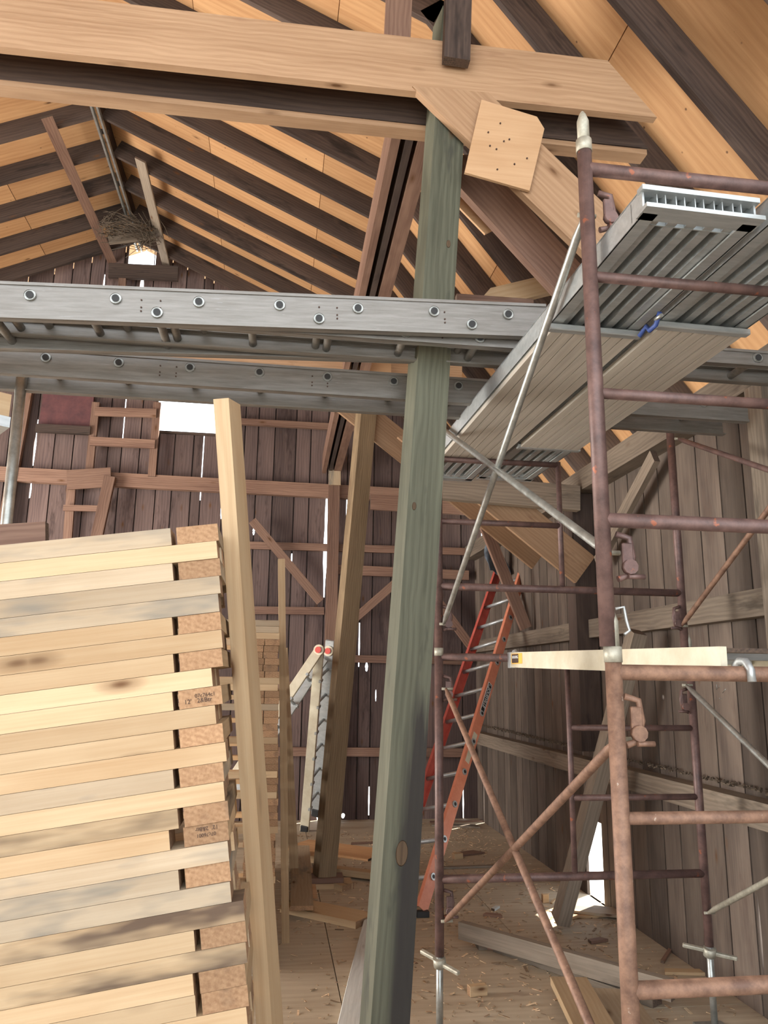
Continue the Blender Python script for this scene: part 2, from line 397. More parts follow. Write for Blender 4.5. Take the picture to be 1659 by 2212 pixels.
# cut the slots with a boolean so that the boards are worn back along the leaking joints
bm = bmesh.new()
for (x0, z0, z1, wd) in lk:
    if abs(min(cuts, key=lambda c: abs(c-x0))-x0) > .04: pass
    n = 6; L_, R_ = [], []
    for k in range(n+1):
        t = k/n; zz = z0+(z1-z0)*t; ww = wd*(.35+.65*math.sin(math.pi*t))*random.uniform(.6, 1.1)/2
        L_.append((x0-ww, zz)); R_.append((x0+ww, zz))
    pts = L_+R_[::-1]
    a = [bm.verts.new((p[0], YB-.1, p[1])) for p in pts]; b = [bm.verts.new((p[0], YB+.1, p[1])) for p in pts]
    m_ = len(pts)
    bm.faces.new(a); bm.faces.new(b[::-1])
    for k in range(m_): bm.faces.new((a[k], b[k], b[(k+1) % m_], a[(k+1) % m_]))
bmesh.ops.recalc_face_normals(bm, faces=bm.faces[:])
def cut_with(targets, bm):
    cutter = link('cutter', bm, BLACK)
    for o in targets:
        md = o.modifiers.new('slots', 'BOOLEAN'); md.operation = 'DIFFERENCE'; md.solver = 'EXACT'; md.use_self = True; md.object = cutter
    dg = bpy.context.evaluated_depsgraph_get()
    for o in targets:
        me = bpy.data.meshes.new_from_object(o.evaluated_get(dg), preserve_all_data_layers=True, depsgraph=dg)
        o.modifiers.clear(); o.data = me
    bpy.data.objects.remove(cutter)
cut_with([wf, bt], bm)

# right wall
def rw(px, py): return at(px, py, X=XW)
hr = []
p0, p1 = rw(1268, 1785), rw(1300, 1960)
hr.append((rw(1304, 1900).y, rw(1268, 1900).y, 0.0, rw(1290, 1775).z))
rl = [(rw(1045, 1700).y, rw(1045, 1790).z, rw(1045, 1655).z, .05), (rw(1640, 2000).y, rw(1640, 2110).z, rw(1640, 1925).z, .03), (rw(1097, 1550).y, rw(1097, 1590).z, rw(1097, 1490).z, .012), (rw(1432, 1505).y, rw(1432, 1512).z, rw(1432, 1500).z, .03)]
bm = bmesh.new(); lay = seeded(bm); bt_bm = bmesh.new(); lay2 = seeded(bt_bm)
y = -3.0; ys = [y]
while y < YB: y += random.uniform(.2, .27); ys.append(min(y, YB+.02))
for a, b in zip(ys[:-1], ys[1:]):
    xs2 = sorted([a+.006, b-.006]+[e for h in hr for e in h[:2] if a+.006 < e < b-.006]); r = random.random()
    for p, q in zip(xs2[:-1], xs2[1:]):
        for z0, z1 in split(-.05, ZP, [(h[2], h[3]) for h in hr if h[0] < (p+q)/2 < h[1]]):
            paint(lay, bm_box(bm, XW+.011, (p+q)/2, (z0+z1)/2, .022, q-p, z1-z0), r)
    if not any(h[0]-.04 < b < h[1]+.04 for h in hr):
        paint(lay2, bm_box(bt_bm, XW+.03, b, ZP/2, .014, .07, ZP), random.random())
wr = struct(link('wall_right', bm, WALLR)); b2 = link('batten', bt_bm, OLDB, wr)
bm = bmesh.new()
for (y0, z0, z1, wd) in rl:
    add_tube(bm, [(XW-.1, y0, (z0+z1)/2), (XW+.1, y0, (z0+z1)/2)], 1, 10)
    for v in bm.verts[-20:]:
        v.co.y = y0+(v.co.y-y0)*wd/2; v.co.z = (z0+z1)/2+(v.co.z-(z0+z1)/2)*(z1-z0)/2
bmesh.ops.recalc_face_normals(bm, faces=bm.faces[:])
cut_with([wr, b2], bm)
# left wall, out of the picture, closes the barn
bm = bmesh.new(); lay = seeded(bm); y = -3.0
while y < YB-.01:
    b = min(y+.22, YB); dz = (3.25, 3.45) if 2.4 < y < 8.8 else (0, 3.45)   # wide open side doors
    paint(lay, bm_box(bm, XL-.011, (y+b)/2, (dz[0]+dz[1])/2, .022, b-y-.001, dz[1]-dz[0]), random.random()); y = b
struct(link('wall_left', bm, WALLR))

# roof sheathing ----------------------------------------------------
def slope(name, xa, za, xb, zb, y0, y1, skip=None, pw=1.22, start=0.):
    """sheathing between (xa,za) and (xb,zb) underside, sheets 1.22 up the slope x 2.44 along Y"""
    A, B = V((xa, 0, za)), V((xb, 0, zb)); L = (B-A).length; d = (B-A)/L; n = V((-d.z, 0, d.x)); n = n if n.z > 0 else -n
    bm = bmesh.new(); lay = seeded(bm); s = 0; row = 0
    M = Matrix(((d.x, 0, n.x, xa), (0, 1, 0, 0), (d.z, 0, n.z, za), (0, 0, 0, 1)))
    while s < L-.01:
        e = min(s+pw, L); y = y0-(row % 2)*1.22+start
        while y < y1:
            a, b = max(y, y0), min(y+2.44, y1)
            if b > a+.02 and not (skip and skip((s+e)/2, (a+b)/2)):
                paint(lay, bm_box(bm, (s+e)/2, (a+b)/2, .007, e-s-.006, b-a-.006, .013), random.random())
            y += 2.44
        s = e; row += 1
    o = struct(link(name, bm, PLYS[0])); o.matrix_world = M
    bm = bmesh.new(); yy = y1 if not skip else y1; y_ = y0 if not skip else 1.1
    bm_box(bm, L/2, (y_+yy)/2, .03, L+.04, yy-y_, .02); link('roofing', bm, OLD[0], o)
    return o, M, L
oU, oL = offU(), offL()
# find the apex line of the two offset planes so that sheets meet
xk2 = (ZK+oL+SLOW*XK-(ZR+oU+SU*XR))/(SLOW-SU)+.01; zk2 = ZR+oU-SU*(xk2-XR)
c1 = slope('ceiling', XR, ZR+oU, xk2, zk2, YF0, YB+.3, start=.4)
c2 = slope('ceiling', XR, ZR+oU, 2*XR-xk2, zk2, YF0, YB+.3, start=.9)
xe = XW+.45; ze = zk2-SLOW*(xe-xk2)
c3 = slope('ceiling', xk2, zk2, xe, ze, YF0, YB+.3, skip=lambda s, y: y < 1.1, start=.7)
c4 = slope('ceiling', 2*XR-xk2, zk2, 2*XR-xe, ze, YF0, YB+.3, start=.2)

# rafters
YR = [9.33-.575*k for k in range(21)]
def rafter(A, B, lab, cut=None):
    A, B = V(A), V(B); d = (B-A).normalized(); n = V((0, 1, 0)); up = V((-d.z, 0, d.x)); up = up if up.z > 0 else -up
    o = board('rafter', A+up*RD/2, B+up*RD/2, RD, .04, n, OLD, bev=0, cut=cut)
    return tag(o, lab, 'rafter', 'roof rafters')
for i, y in enumerate(YR):
    t = ('topmost gable-end' if i == 0 else ORD[i]+' from the far gable')
    rafter((XR+.02, y, ZR-.01), (XK+.04, y, ZK-.015), 'dark old rafter, upper right roof slope, '+t, None)
    rafter((XK-.05, y, ZK+.063), (XW+.3, y, zroof(XW+.3)), 'dark old rafter, steep lower right roof slope, '+t, None)
    rafter((XR-.02, y, ZR-.01), (2*XR-XK, y, ZK), 'dark old rafter, left roof slope, '+t, None)
# ridge board and hay track
o = board('ridge_board', (XR, 3.0, ZR+.12), (XR, YB-.05, ZR+.12), .2, .035, (1, 0, 0), OLD); tag(o, 'dark ridge board along the roof peak', 'beam')
tr = thing('hay_track', 'pair of thin metal rails hanging under the roof ridge', 'rail', (XR, 7.6, ZR-.06))
for s in (-1, 1):
    boxo('rail', (XR+s*.028, 6.35, ZR-.05), (.022, 6.2, .05), GALV, tr)
for k in range(7):
    boxo('hanger', (XR, 3.8+k*.86, ZR-.01), (.1, .02, .05), OLD[0], tr)

# strips nailed under the rafters
nl = V((-SU, 0, 1)); cl = ZR-.005+SU*0 - (-SU*0)  # left slope: Z = ZR + SU*(x-XR)
def leftpl(px, py, dz=-.02): n = V((-SU, 0, 1)); return atp(px, py, n, ZR-SU*XR+dz)
def rightpl(px, py, dz=-.02): n = V((SU, 0, 1)); return atp(px, py, n, ZR+SU*XR+dz)
def lowpl(px, py, dz=0.): n = V((SLOW, 0, 1)); return atp(px, py, n, ZK+SLOW*XK+dz)
a, b = leftpl(100, 252), leftpl(243, 568)
tag(board('lath', a, b, .11, .02, (-SU, 0, 1), BROWN), 'long thin brown board nailed across the left rafters near the ridge', 'board')
a, b = rightpl(303, 345), rightpl(360, 575)
tag(board('lath', a, b, .12, .02, (SU, 0, 1), GREYW), 'greyish thin board nailed across the rafters just right of the ridge', 'board')

# bird nest on a little cross-tie at the peak
t0 = at(285, 525, Y=8.8); a, b = at(235, 520, Y=8.78), at(335, 508, Y=8.78)
tag(board('collar_tie', a, b, .09, .04, (0, 1, 0), GREYW), 'short pale tie under the ridge carrying the bird nest', 'tie')
bm = bmesh.new(); rr = random.Random(3); c0 = at(277, 498, Y=8.7)
for k in range(260):
    th = rr.uniform(0, 6.28); rad = rr.gauss(.17, .07); p = V((c0.x+rad*math.cos(th)*1.3, c0.y+rad*math.sin(th)*.8, c0.z+rr.gauss(0, .06)))
    d = V((-math.sin(th), math.cos(th), rr.uniform(-.7, .4))).normalized()*rr.uniform(.08, .22)
    add_tube(bm, [p-d, p+V((0, 0, rr.uniform(-.03, .03))), p+d], .0035, 4)
tag(link('bird_nest', bm, TWIG), 'straggly twig bird nest tucked under the far end of the ridge', 'nest', kind='stuff')

# ------------------------------------------------------------------ far wall framing (Y just inside the boards)
def farb(name, p, q, wd, th, mats, lab, cat='beam', Y=9.52, grp=None, px=True, cut=None):
    a, b = (at(*p, Y=Y), at(*q, Y=Y)) if px else (V((p[0], Y, p[1])), V((q[0], Y, q[1])))
    return tag(board(name, a, b, wd, th, (0, 1, 0), mats, cut=cut), lab, cat, grp)
farb('wall_girt', (-40, 1022), (1015, 1078), .17, .09, BROWN, 'broad dark rail running right across the far wall above the lumber stack')
farb('wall_girt', (500, 910), (770, 925), .08, .05, BROWN, 'thin dark rail on the far wall just under the ladders')
farb('wall_girt', (500, 1177), (1010, 1192), .09, .05, BROWN, 'thin rail across the far wall at mid height', Y=9.55)
farb('wall_girt', (715, 1230), (1012, 1243), .12, .05, BROWN, 'rail on the far wall just below the mid-height one', Y=9.5)
farb('wall_girt', (500, 1318), (700, 1320), .09, .05, BROWN, 'short rail on the far wall behind the thin upright stud')
farb('wall_girt', (600, 1480), (700, 1481), .09, .05, BROWN, 'short low rail seen through the folded stepladder', Y=9.55)
farb('wall_girt', (715, 1422), (1012, 1428), .09, .05, BROWN, 'lower rail on far wall with patches of daylight above')
farb('wall_girt', (600, 1623), (1012, 1626), .10, .05, BROWN, 'lowest rail on the far wall near the loft floor')
farb('wall_stud', (705, 1790), (722, 1040), .14, .09, BROWN, 'brown far-wall stud beside the long bright gap', cat='post', Y=9.45)
farb('wall_stud', (0, 1180), (60, 845), .12, .07, BROWN, 'brown far-wall stud left of the dark red hatch', cat='post', Y=9.5)
farb('wall_stud', (205, 1180), (238, 1030), .13, .07, BROWN, 'short brown stud under the broad far-wall rail', cat='post', Y=9.4)
farb('wall_stud', (145, 1180), (155, 1050), .10, .05, BROWN, 'second short stud, left side of the boarded-up ladder hole', cat='post', Y=9.5)
farb('wall_stud', (192, 1030), (208, 870), .09, .05, BROWN, 'short stud between the red hatch and the bright window', cat='post', Y=9.48)
farb('wall_stud', (328, 1030), (340, 870), .09, .05, BROWN, 'stud at left edge of the bright window', cat='post', Y=9.48)
farb('nailer', (205, 889), (338, 893), .11, .03, BROWN, 'upper short cross-board between hatch and bright window', cat='board', Y=9.44)
farb('nailer', (195, 953), (335, 960), .11, .03, BROWN, 'lower short cross-board between hatch and bright window', cat='board', Y=9.44)
farb('nailer', (137, 1097), (222, 1099), .07, .03, BROWN, 'little rung-like board low under the broad far-wall rail', cat='board', Y=9.42)
farb('nailer', (145, 1037), (240, 1031), .24, .03, BROWN, 'stubby reddish board lapped onto the broad far-wall rail', cat='board', Y=9.39)
farb('wall_brace', (545, 1125), (692, 1300), .10, .05, BROWN, 'diagonal brace on the far wall sloping down to the bright gap', cat='brace', Y=9.42)
farb('wall_brace', (768, 1335), (870, 1245), .10, .05, BROWN, 'diagonal brace on the far wall rising right behind the big post', cat='brace', Y=9.4)
farb('wall_brace', (940, 1290), (1020, 1400), .10, .05, BROWN, 'diagonal brace on the far wall beside the orange ladder', cat='brace', Y=9.45)
farb('header_board', (235, 585), (385, 592), .2, .05, OLD, 'dark header board under the peak hole of the gable', cat='board', Y=9.45)
farb('wall_stud', (262, 660), (265, 600), .09, .05, BROWN, 'short stud under the gable header board', cat='post', Y=9.46)
# dark red hatch
hc = [at(95, 850, Y=9.5), at(203, 855, Y=9.5), at(195, 935, Y=9.5), at(82, 930, Y=9.5)]
h = thing('hatch', 'dark red painted hatch high on the far wall', 'hatch', at(140, 900, Y=9.5))
prism('panel', [hc[0]+V((0, 0, .35)), hc[1]+V((0, 0, .35)), hc[2], hc[3]], .03, (0, 1, 0), DOORR, h)
board('sill', at(78, 925, Y=9.45), at(196, 931, Y=9.45), .1, .06, (0, 1, 0), OLD, h)
# window frame (empty opening onto bright sky)
wx0, wx1, wz0, wz1 = holes_far[0]
wn = bpy.data.objects.new('window_1', None); SC.collection.objects.link(wn); wn.location = ((wx0+wx1)/2, YB, wz0); wn['kind'] = 'structure'
for nm, A, B in (('jamb', (wx0-.01, wz0), (wx0-.01, wz1)), ('jamb', (wx1+.01, wz0), (wx1+.01, wz1)), ('window_sill', (wx0-.03, wz0-.015), (wx1+.03, wz0-.015)), ('window_head', (wx0-.03, wz1+.015), (wx1+.03, wz1+.015))):
    board(nm, (A[0], YB-.01, A[1]), (B[0], YB-.01, B[1]), .03, .05, (0, 1, 0), OLD, wn)

# ------------------------------------------------------------------ right wall framing
def rwb(name, p, q, wd, th, mats, lab, cat='beam', X=XW-.04, n=(1, 0, 0), cut=None):
    return tag(board(name, at(*p, X=X), at(*q, X=X), wd, th, n, mats, cut=cut), lab, cat)
a = at(1659, 1298, X=XW-.04)
tag(board('wall_girt', (XW-.045, -1, 2.06), (XW-.045, YB-.05, 2.03), .14, .09, (1, 0, 0), GREYW), 'upper rail along the right wall behind the scaffold', 'beam')
tag(board('wall_girt', (XW-.06, -1, 1.04), (XW-.06, YB-.05, .96), .13, .12, (1, 0, 0), GREYW), 'dusty lower rail along the right wall', 'beam')
tag(board('wall_plate', (XW-.07, -2.9, 3.22), (XW-.07, YB-.05, 3.22), .17, .14, (1, 0, 0), GREYW), 'heavy plate along the top of the right wall', 'beam')
py_ = at(1268, 1500, X=XW-.1).y
tag(board('wall_post', (XW-.1, py_+.02, 1.12), (XW-.1, py_+.02, 3.13), .17, .17, (1, 0, 0), OLD), 'dark square post against the right wall behind the rusty scaffold leg', 'post')
tag(board('wall_post', (XW-.09, py_-2.45, 0), (XW-.09, py_-2.45, 3.13), .14, .14, (1, 0, 0), GREYW), 'grey post at the right wall behind the far right scaffold leg', 'post')
rwb('wall_brace', (1292, 1215), (1415, 985), .1, .04, GREYW, 'grey diagonal brace on the right wall up to the plate', 'brace', X=XW-.12)
# cross tie and far-right pieces
tY = 5.72
a, b = at(955, 1052, Y=tY), at(1290, 1080, Y=tY); b.x = min(b.x, XW-.16)
tag(board('tie_beam', a, b, .2, .08, (0, 1, 0), GREYW), 'grey tie beam from the right wall plate behind the aluminium planks', 'beam')
a, b = at(800, 1085, Y=8.9), at(1030, 1098, Y=8.9)
tag(board('rail_board', a, b, .18, .05, (0, 1, 0), BROWN), 'reddish weathered board crossing behind the big post', 'board')
a, b = at(1045, 1130, Y=7.3), at(1250, 1360, Y=7.3); b.x = min(b.x, XW-.1)
tag(board('knee_brace', a, b, .11, .05, (0, 1, 0), BROWN), 'old brown knee brace below the new diagonal plank', 'brace')
# inclined prop standing on the floor
a, b = at(1215, 2010, Z=0)+V((0, 0, .06)), at(1392, 1365, X=2.36)
tag(board('prop', a+V((-.01, 0, 0)), b+V((-.05, 0, 0)), .09, .12, (0, 1, 0), GREYW), 'grey timber prop leaning from the floor against the right wall', 'prop')

# ------------------------------------------------------------------ big beams, posts, purlin
YA = 2.95
def zc(px, py, Y): return at(px, py, Y=Y).z
beamA = board('collar_beam', (-3.2, YA+.02, 4.345), (1.57, YA+.02, 4.39), .285, .04, (0, 1, 0), BEAMW, cut=(0, .8))
tag(beamA, 'large new pine collar beam crossing the top of the view', 'beam')
beamB = board('collar_beam', (-3.2, 3.16, 4.345), (1.62, 3.16, 4.375), .285, .04, (0, 1, 0), OLD, cut=(0, .8))
tag(beamB, 'dark collar beam just behind the new pine one', 'beam')
strip_ = board('lit_underside', (-3.2, 3.165, 4.188), (1.72, 3.165, 4.20), .028, .075, (0, 1, 0), BEAMW)  # added pale strip, light from below put into its colour
tag(strip_, 'pale strip painting the lit underside of the dark collar beam', 'board')
# main post, leaning
P0 = V((.42, 3.06, 0)); P1 = V((.725, 3.06, 4.75))
pt = board('support_post', P0, P1, .145, .135, (-.16, 1, 0), GREEN, bev=.008)
tag(pt, 'big grey-green treated post standing in the foreground centre', 'post')
dv = (P1-P0).normalized(); sd = V((-dv.z, 0, dv.x))
e = board('sapwood_sunlit_edge', P0+sd*.0745, P1+sd*.0745, .006, .12, (-.16, 1, 0), YEDGE, None, bev=0)
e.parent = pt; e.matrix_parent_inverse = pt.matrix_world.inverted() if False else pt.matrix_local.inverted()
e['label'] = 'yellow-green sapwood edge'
for (kz, ky, kr) in ((-1.36, .0, .024), (1.15, .03, .010), (-.05, -.045, .009)):      # knots standing a little proud
    bm = bmesh.new(); add_tube(bm, [(0, 0, -.0685), (0, 0, -.0705)], [kr, kr*.9], 16)
    for v_ in bm.verts: v_.co.x = v_.co.x*1.9
    kn = link('knot', bm, KNOT, pt); kn.location = (kz, ky, 0)
# second post
Q0 = at(702, 1888, Y=6.6); Q1 = at(795, 880, Y=6.6)
q0 = V((Q0.x, 6.67, .085)); q1 = V((Q1.x+.01, 6.67, 4.3))
p2 = board('support_post', q0, q1, .15, .14, (-.3, 1, 0), POST2, bev=.006); tag(p2, 'brown post further back, left of the big post, standing on floor boards', 'post')
dv = (q1-q0).normalized(); sd = V((-dv.z, 0, dv.x))
e = board('sapwood_sunlit_edge', q0+sd*.076-V((0, .022, 0)), q1+sd*.076-V((0, .022, 0)), .008, .13, (-.3, 1, 0), YEDGE, None, bev=0)  # sun on the post's left side put into the strip's yellow
e.parent = p2; e.matrix_parent_inverse = p2.matrix_local.inverted(); e['label'] = 'yellow edge with sunlight put into its colour'
# purlin: three plies along the depth of the barn
for k, (x, m, lab) in enumerate([(.535, BROWN, 'left ply of the brown purlin resting on the posts'), (.61, OLD, 'dark middle ply of the purlin resting on the posts'), (.70, BROWN, 'right ply of the brown purlin, widest seen from below')]):
    wz = .24
    tag(board('purlin', (x, 3.2, 4.22+wz/2+.28), (x, 9.5, 4.22+wz/2-.04), wz, [.05, .04, .09][k], (1, 0, 0), m), lab, 'beam')
# struts up to the roof knuckle
tag(board('roof_strut', at(985, 135, Y=2.90), at(1000, -360, Y=2.90), .12, .05, (0, 1, 0), OLD), 'dark strut nailed on the face of the pine collar beam', 'strut')
tag(board('roof_strut', (.47, 3.24, 4.3), (.52, 3.24, 5.98), .13, .05, (0, 1, 0), BROWN), 'brown strut rising behind the collar beams left of the big post', 'strut')
# near diagonal brace with gusset
a, b = at(965, 180, Y=2.93), at(1370, 585, Y=2.93)
tag(board('diagonal_brace', a+V((.02, .03, -.02)), b, .255, .04, (0, 1, 0), BEAMW, cut=(-.95, 0)), 'wide new pine diagonal brace behind the plywood gusset', 'brace')
a, b = at(985, 330, Y=3.17), at(1270, 640, Y=3.17)
tag(board('diagonal_brace', a+V((0, .04, 0)), b+V((0, .04, 0)), .2, .05, (0, 1, 0), BROWN, cut=(-.7, 0)), 'older brown diagonal brace behind the new one', 'brace')
g = thing('gusset_plate', 'square plywood gusset with clipped corner on the collar beam joint', 'gusset', at(1095, 310, Y=2.90))
prism('panel', [at(x, y, Y=2.90) for x, y in ((1040, 215), (1160, 252), (1176, 278), (1144, 412), (1004, 372))], .014, (0, 1, 0), PLY, g)
for k in range(9):
    p = at(1040+random.uniform(5, 110), 260+random.uniform(0, 110), Y=2.898); tube('nail_head', [p, p-V((0, .004, 0))], .004, INK, g, 6)
g2 = prism('gusset_plate', [at(x, y, Y=3.3) for x, y in ((998, 386), (1105, 475), (1048, 505), (985, 440))], .014, (0, 1, 0), PLY)
tag(g2, 'pale pointed plywood scrap behind the diagonal brace', 'gusset')
# far diagonal braces
a, b = at(775, 866, Y=6.52), at(1250, 1246, Y=6.52)
tag(board('diagonal_brace', a+V((-.1, .24, .08)), V((2.40, 6.78, a.z+.0))+V((0, 0, (b.z-a.z)*(2.40-a.x)/(b.x-a.x))), .26, .04, (0, 1, 0), BEAMW, cut=(-.7, 0)), 'new pine diagonal plank running down right behind the posts', 'brace')
a, b = at(900, 935, Y=5.8), at(1300, 1262, Y=5.8)
t_ = (2.42-a.x)/(b.x-a.x)
tag(board('diagonal_brace', a, a+(b-a)*t_, .27, .04, (0, 1, 0), BEAMW, cut=(-.7, .0)), 'wide knotty pine diagonal plank nearest the crossing braces', 'brace')
for Y, m, lab in ((6.62-.06, BEAMW, 'reddish far tie beam seen between the stacked ladders'), (6.79, OLD, 'dark far tie beam behind the brown post')):
    tag(board('collar_beam', (-2.2, Y, 4.36), (1.62, Y, 4.36), .26, .04, (0, 1, 0), m), lab, 'beam')
tag(prism('splice_plate', [at(x, y, Y=6.52) for x, y in ((767, 778), (845, 780), (845, 816), (767, 808))], .014, (0, 1, 0), PLY), 'small plywood splice plate between the two stacked ladders', 'plate')
tag(board('tab_board', at(723, 1014, Y=9.38), at(723, 1048, Y=9.38), .15, .02, (0, 1, 0), PINEB), 'small pale plywood tab on the far-wall stud', 'plate')

# ------------------------------------------------------------------ extension ladders lying across (along X)
def flat_ladder(name, lab, y0, y1, z, x0, x1, holes, railh, pitch=.305, xh=0., tilt=0., low=None):
    o = thing(name, lab, 'ladder', ((x0+x1)/2, (y0+y1)/2, z))
    L = x1-x0
    def rail(y, sgn):
        bm = bmesh.new()
        bm_box(bm, 0, 0, 0, L, .004, railh); bm_box(bm, 0, sgn*.014, railh/2-.003, L, .028, .006); bm_box(bm, 0, sgn*.014, -railh/2+.003, L, .028, .006)
        bm_box(bm, 0, -sgn*.004, railh/2-.006, L, .008, .012); bm_box(bm, 0, -sgn*.004, -railh/2+.006, L, .008, .012)
        r = link('rail', bm, ALU, o); r.location = (0, y-(y0+y1)/2, 0); return r
    rail(y0, 1); rail(y1, -1)
    k = math.ceil((x0-xh+.08)/pitch)
    while xh+k*pitch < x1-.06:
        x = xh+k*pitch
        bm = bmesh.new()
        add_tube(bm, [(x-(x0+x1)/2, y0-(y0+y1)/2-.012, holes), (x-(x0+x1)/2, y1-(y0+y1)/2+.012, holes)], .0165, 14, caps=False)
        add_tube(bm, [(x-(x0+x1)/2, y0-(y0+y1)/2-.012, holes), (x-(x0+x1)/2, y1-(y0+y1)/2+.012, holes)], .0135, 14, caps=False)
        bm.normal_update()
        for yy in (y0-(y0+y1)/2-.008, y1-(y0+y1)/2+.008):
            add_tube(bm, [(x-(x0+x1)/2, yy-.005, holes), (x-(x0+x1)/2, yy+.005, holes)], [.021, .019], 14, caps=False)
        add_tube(bm, [(x-(x0+x1)/2, y0-(y0+y1)/2-.010, holes), (x-(x0+x1)/2, y0-(y0+y1)/2-.003, holes)], .0215, 16, mi=2); add_tube(bm, [(x-(x0+x1)/2, y0-(y0+y1)/2-.0135, holes), (x-(x0+x1)/2, y0-(y0+y1)/2-.011, holes)], .014, 12, mi=1)  # black disc paints the shade inside the hollow rung end
        link('rung', bm, [ALU, BLACK, GALV], o); k += 1
        if low is not None and k % 2:
            bm = bmesh.new(); xx = x+.152-(x0+x1)/2; ya, yb = y0-(y0+y1)/2, y1-(y0+y1)/2
            add_tube(bm, [(xx, ya-.012, low), (xx, yb+.012, low)], .0165, 14, caps=False); add_tube(bm, [(xx, ya-.013, low), (xx, ya-.003, low)], [.021, .019], 14, caps=False)
            add_tube(bm, [(xx, ya-.010, low), (xx, ya-.003, low)], .0215, 16, mi=2); add_tube(bm, [(xx, ya-.0135, low), (xx, ya-.011, low)], .014, 12, mi=1); link('rung', bm, [ALU, BLACK, GALV], o)  # lower rung end, its inner shade painted as a black disc
    for xx in (-.55, -.48, .12, .19, .62):
        for dz in (.02, -.01, -.025):
            if x0 < xx < x1: tube('rivet', [(xx, y0-.003, z+dz), (xx, y0-.006, z+dz)], .0035, INK, o, 6)
    o.rotation_euler = (0, tilt, 0)
    return o
# uppermost nested ladder (base + fly section)
flat_ladder('extension_ladder', 'front aluminium extension ladder lying level across the barn', 2.78, 3.08, 3.003, -2.6, 1.045, .02, .145, xh=-.033, tilt=-.04, low=-.03)
flat_ladder('extension_ladder', 'narrow ladder section nested in the front ladder, reaching the right edge', 2.83, 3.03, 3.0, -2.55, 2.6, 0.0, .07, xh=.165, tilt=-.002)
flat_ladder('extension_ladder', 'second aluminium extension ladder lying just behind the front one', 3.30, 3.52, 2.963, -2.8, 2.25, .02, .125, xh=at(411, 790, Y=3.30).x, tilt=0.004)
for o_ in [o for o in bpy.data.objects if o.name.startswith('extension_ladder')]: o_['group'] = 'extension ladders laid across the scaffold'

# ------------------------------------------------------------------ aluminium stage planks
def stage(name, lab, xn, xf, y0, y1, ly0, ly1, wd, z=2.835, nrib=6):
    """xn/xf left edge X at y0/y1"""
    o = thing(name, lab, 'plank', ((xn+xf)/2+wd/2, (y0+y1)/2, z), 'aluminium stage planks on the scaffold')
    ang = math.atan2(xf-xn, y1-y0); o.rotation_euler = (0, 0, -ang); L = y1-y0
    bm = bmesh.new()
    bm_box(bm, 0, 0, .07, wd, L, .006)                         # top skin
    for s in (-1, 1):
        bm_box(bm, s*(wd/2-.003), 0, .036, .006, L, .072); bm_box(bm, s*(wd/2-.022), 0, .003, .04, L, .006)
    for k in range(1, nrib):
        x = -wd/2+wd*k/nrib
        bm_box(bm, x-.012, 0, .04, .003, L, .058); bm_box(bm, x+.012, 0, .04, .003, L, .058); bm_box(bm, x, 0, .012, .028, L, .004)
    link('ribbed_deck', bm, ALUB, o)
    for s in (-1, 1):
        bm = bmesh.new(); y = s*(L/2)
        bm_box(bm, 0, y, .067, wd+.01, .03, .014); bm_box(bm, 0, y, .006, wd+.01, .06, .012); bm_box(bm, 0, y-s*.06, .036, wd, .004, .055)
        link('end_cap', bm, ALUB, o)
    if ly1 > ly0:
        yc = (ly0+ly1)/2-(y0+y1)/2; LL = ly1-ly0
        bm = bmesh.new(); n = 7; ww = (wd-.015)/n
        for k in range(n):
            bm_box(bm, -wd/2+.0075+ww*(k+.5), yc, -.016, ww-.004, LL, .012)
        bm_box(bm, 0, yc, -.005, wd-.02, LL, .008)
        link('lower_deck', bm, DECKW, o)['label'] = 'pale grooved sliding deck section'
        for s, yy in ((-1, yc-LL/2), (1, yc+LL/2)):
            bm = bmesh.new(); bm_box(bm, 0, yy, -.014, wd+.012, .03, .022, bev=.003); link('end_channel', bm, ALUB, o)
    return o
DECKW = wood('grooved_deck', (.38, .335, .285), (.52, .47, .40), axis=1, knots=.08, vary=.03, grain=.8)
stage('stage_plank', 'left aluminium stage plank resting on the top scaffold rungs', .90, .83, 1.68, 4.45, 2.33, 3.98, .325)
stage('stage_plank', 'right aluminium stage plank resting beside the left one', 1.265, 1.185, 1.10, 4.40, 2.26, 3.68, .33, z=2.838)
# spare plank lying on the left stage near end
o = thing('stage_plank', 'short aluminium plank on top of the left stage, its open end facing us', 'plank', (1.1, 1.95, 2.95), 'aluminium stage planks on the scaffold')
c = thing('tie_strap', 'blue strap looped round the joint between the two stage planks', 'strap', (1.2, 2.22, 2.83))
tube('strap', [(1.195+.012*math.sin(t*3), 2.16+.10*t/3, 2.80+.02*math.cos(t*2)) for t in range(5)], .008, BLUE, c, 8)
tube('clip', [(1.19, 2.14, 2.80), (1.19, 2.18, 2.805), (1.2, 2.2, 2.815)], .006, GALV, c, 8)
bpy.data.objects.remove(o)
# timber resting by the ladders
tag(board('offcut_board', at(1035, 652, Y=3.5), at(1260, 598, Y=3.5), .1, .04, (0, 1, 0), PINE, cut=(-1.5, 0)), 'yellow offcut board lying on the ladders left of the scaffold', 'board')
tag(board('offcut_board', at(985, 648, Y=3.42), at(1150, 660, Y=3.42), .05, .04, (0, 1, 0), BROWN), 'thin reddish batten lying on the ladders below the yellow offcut', 'board')

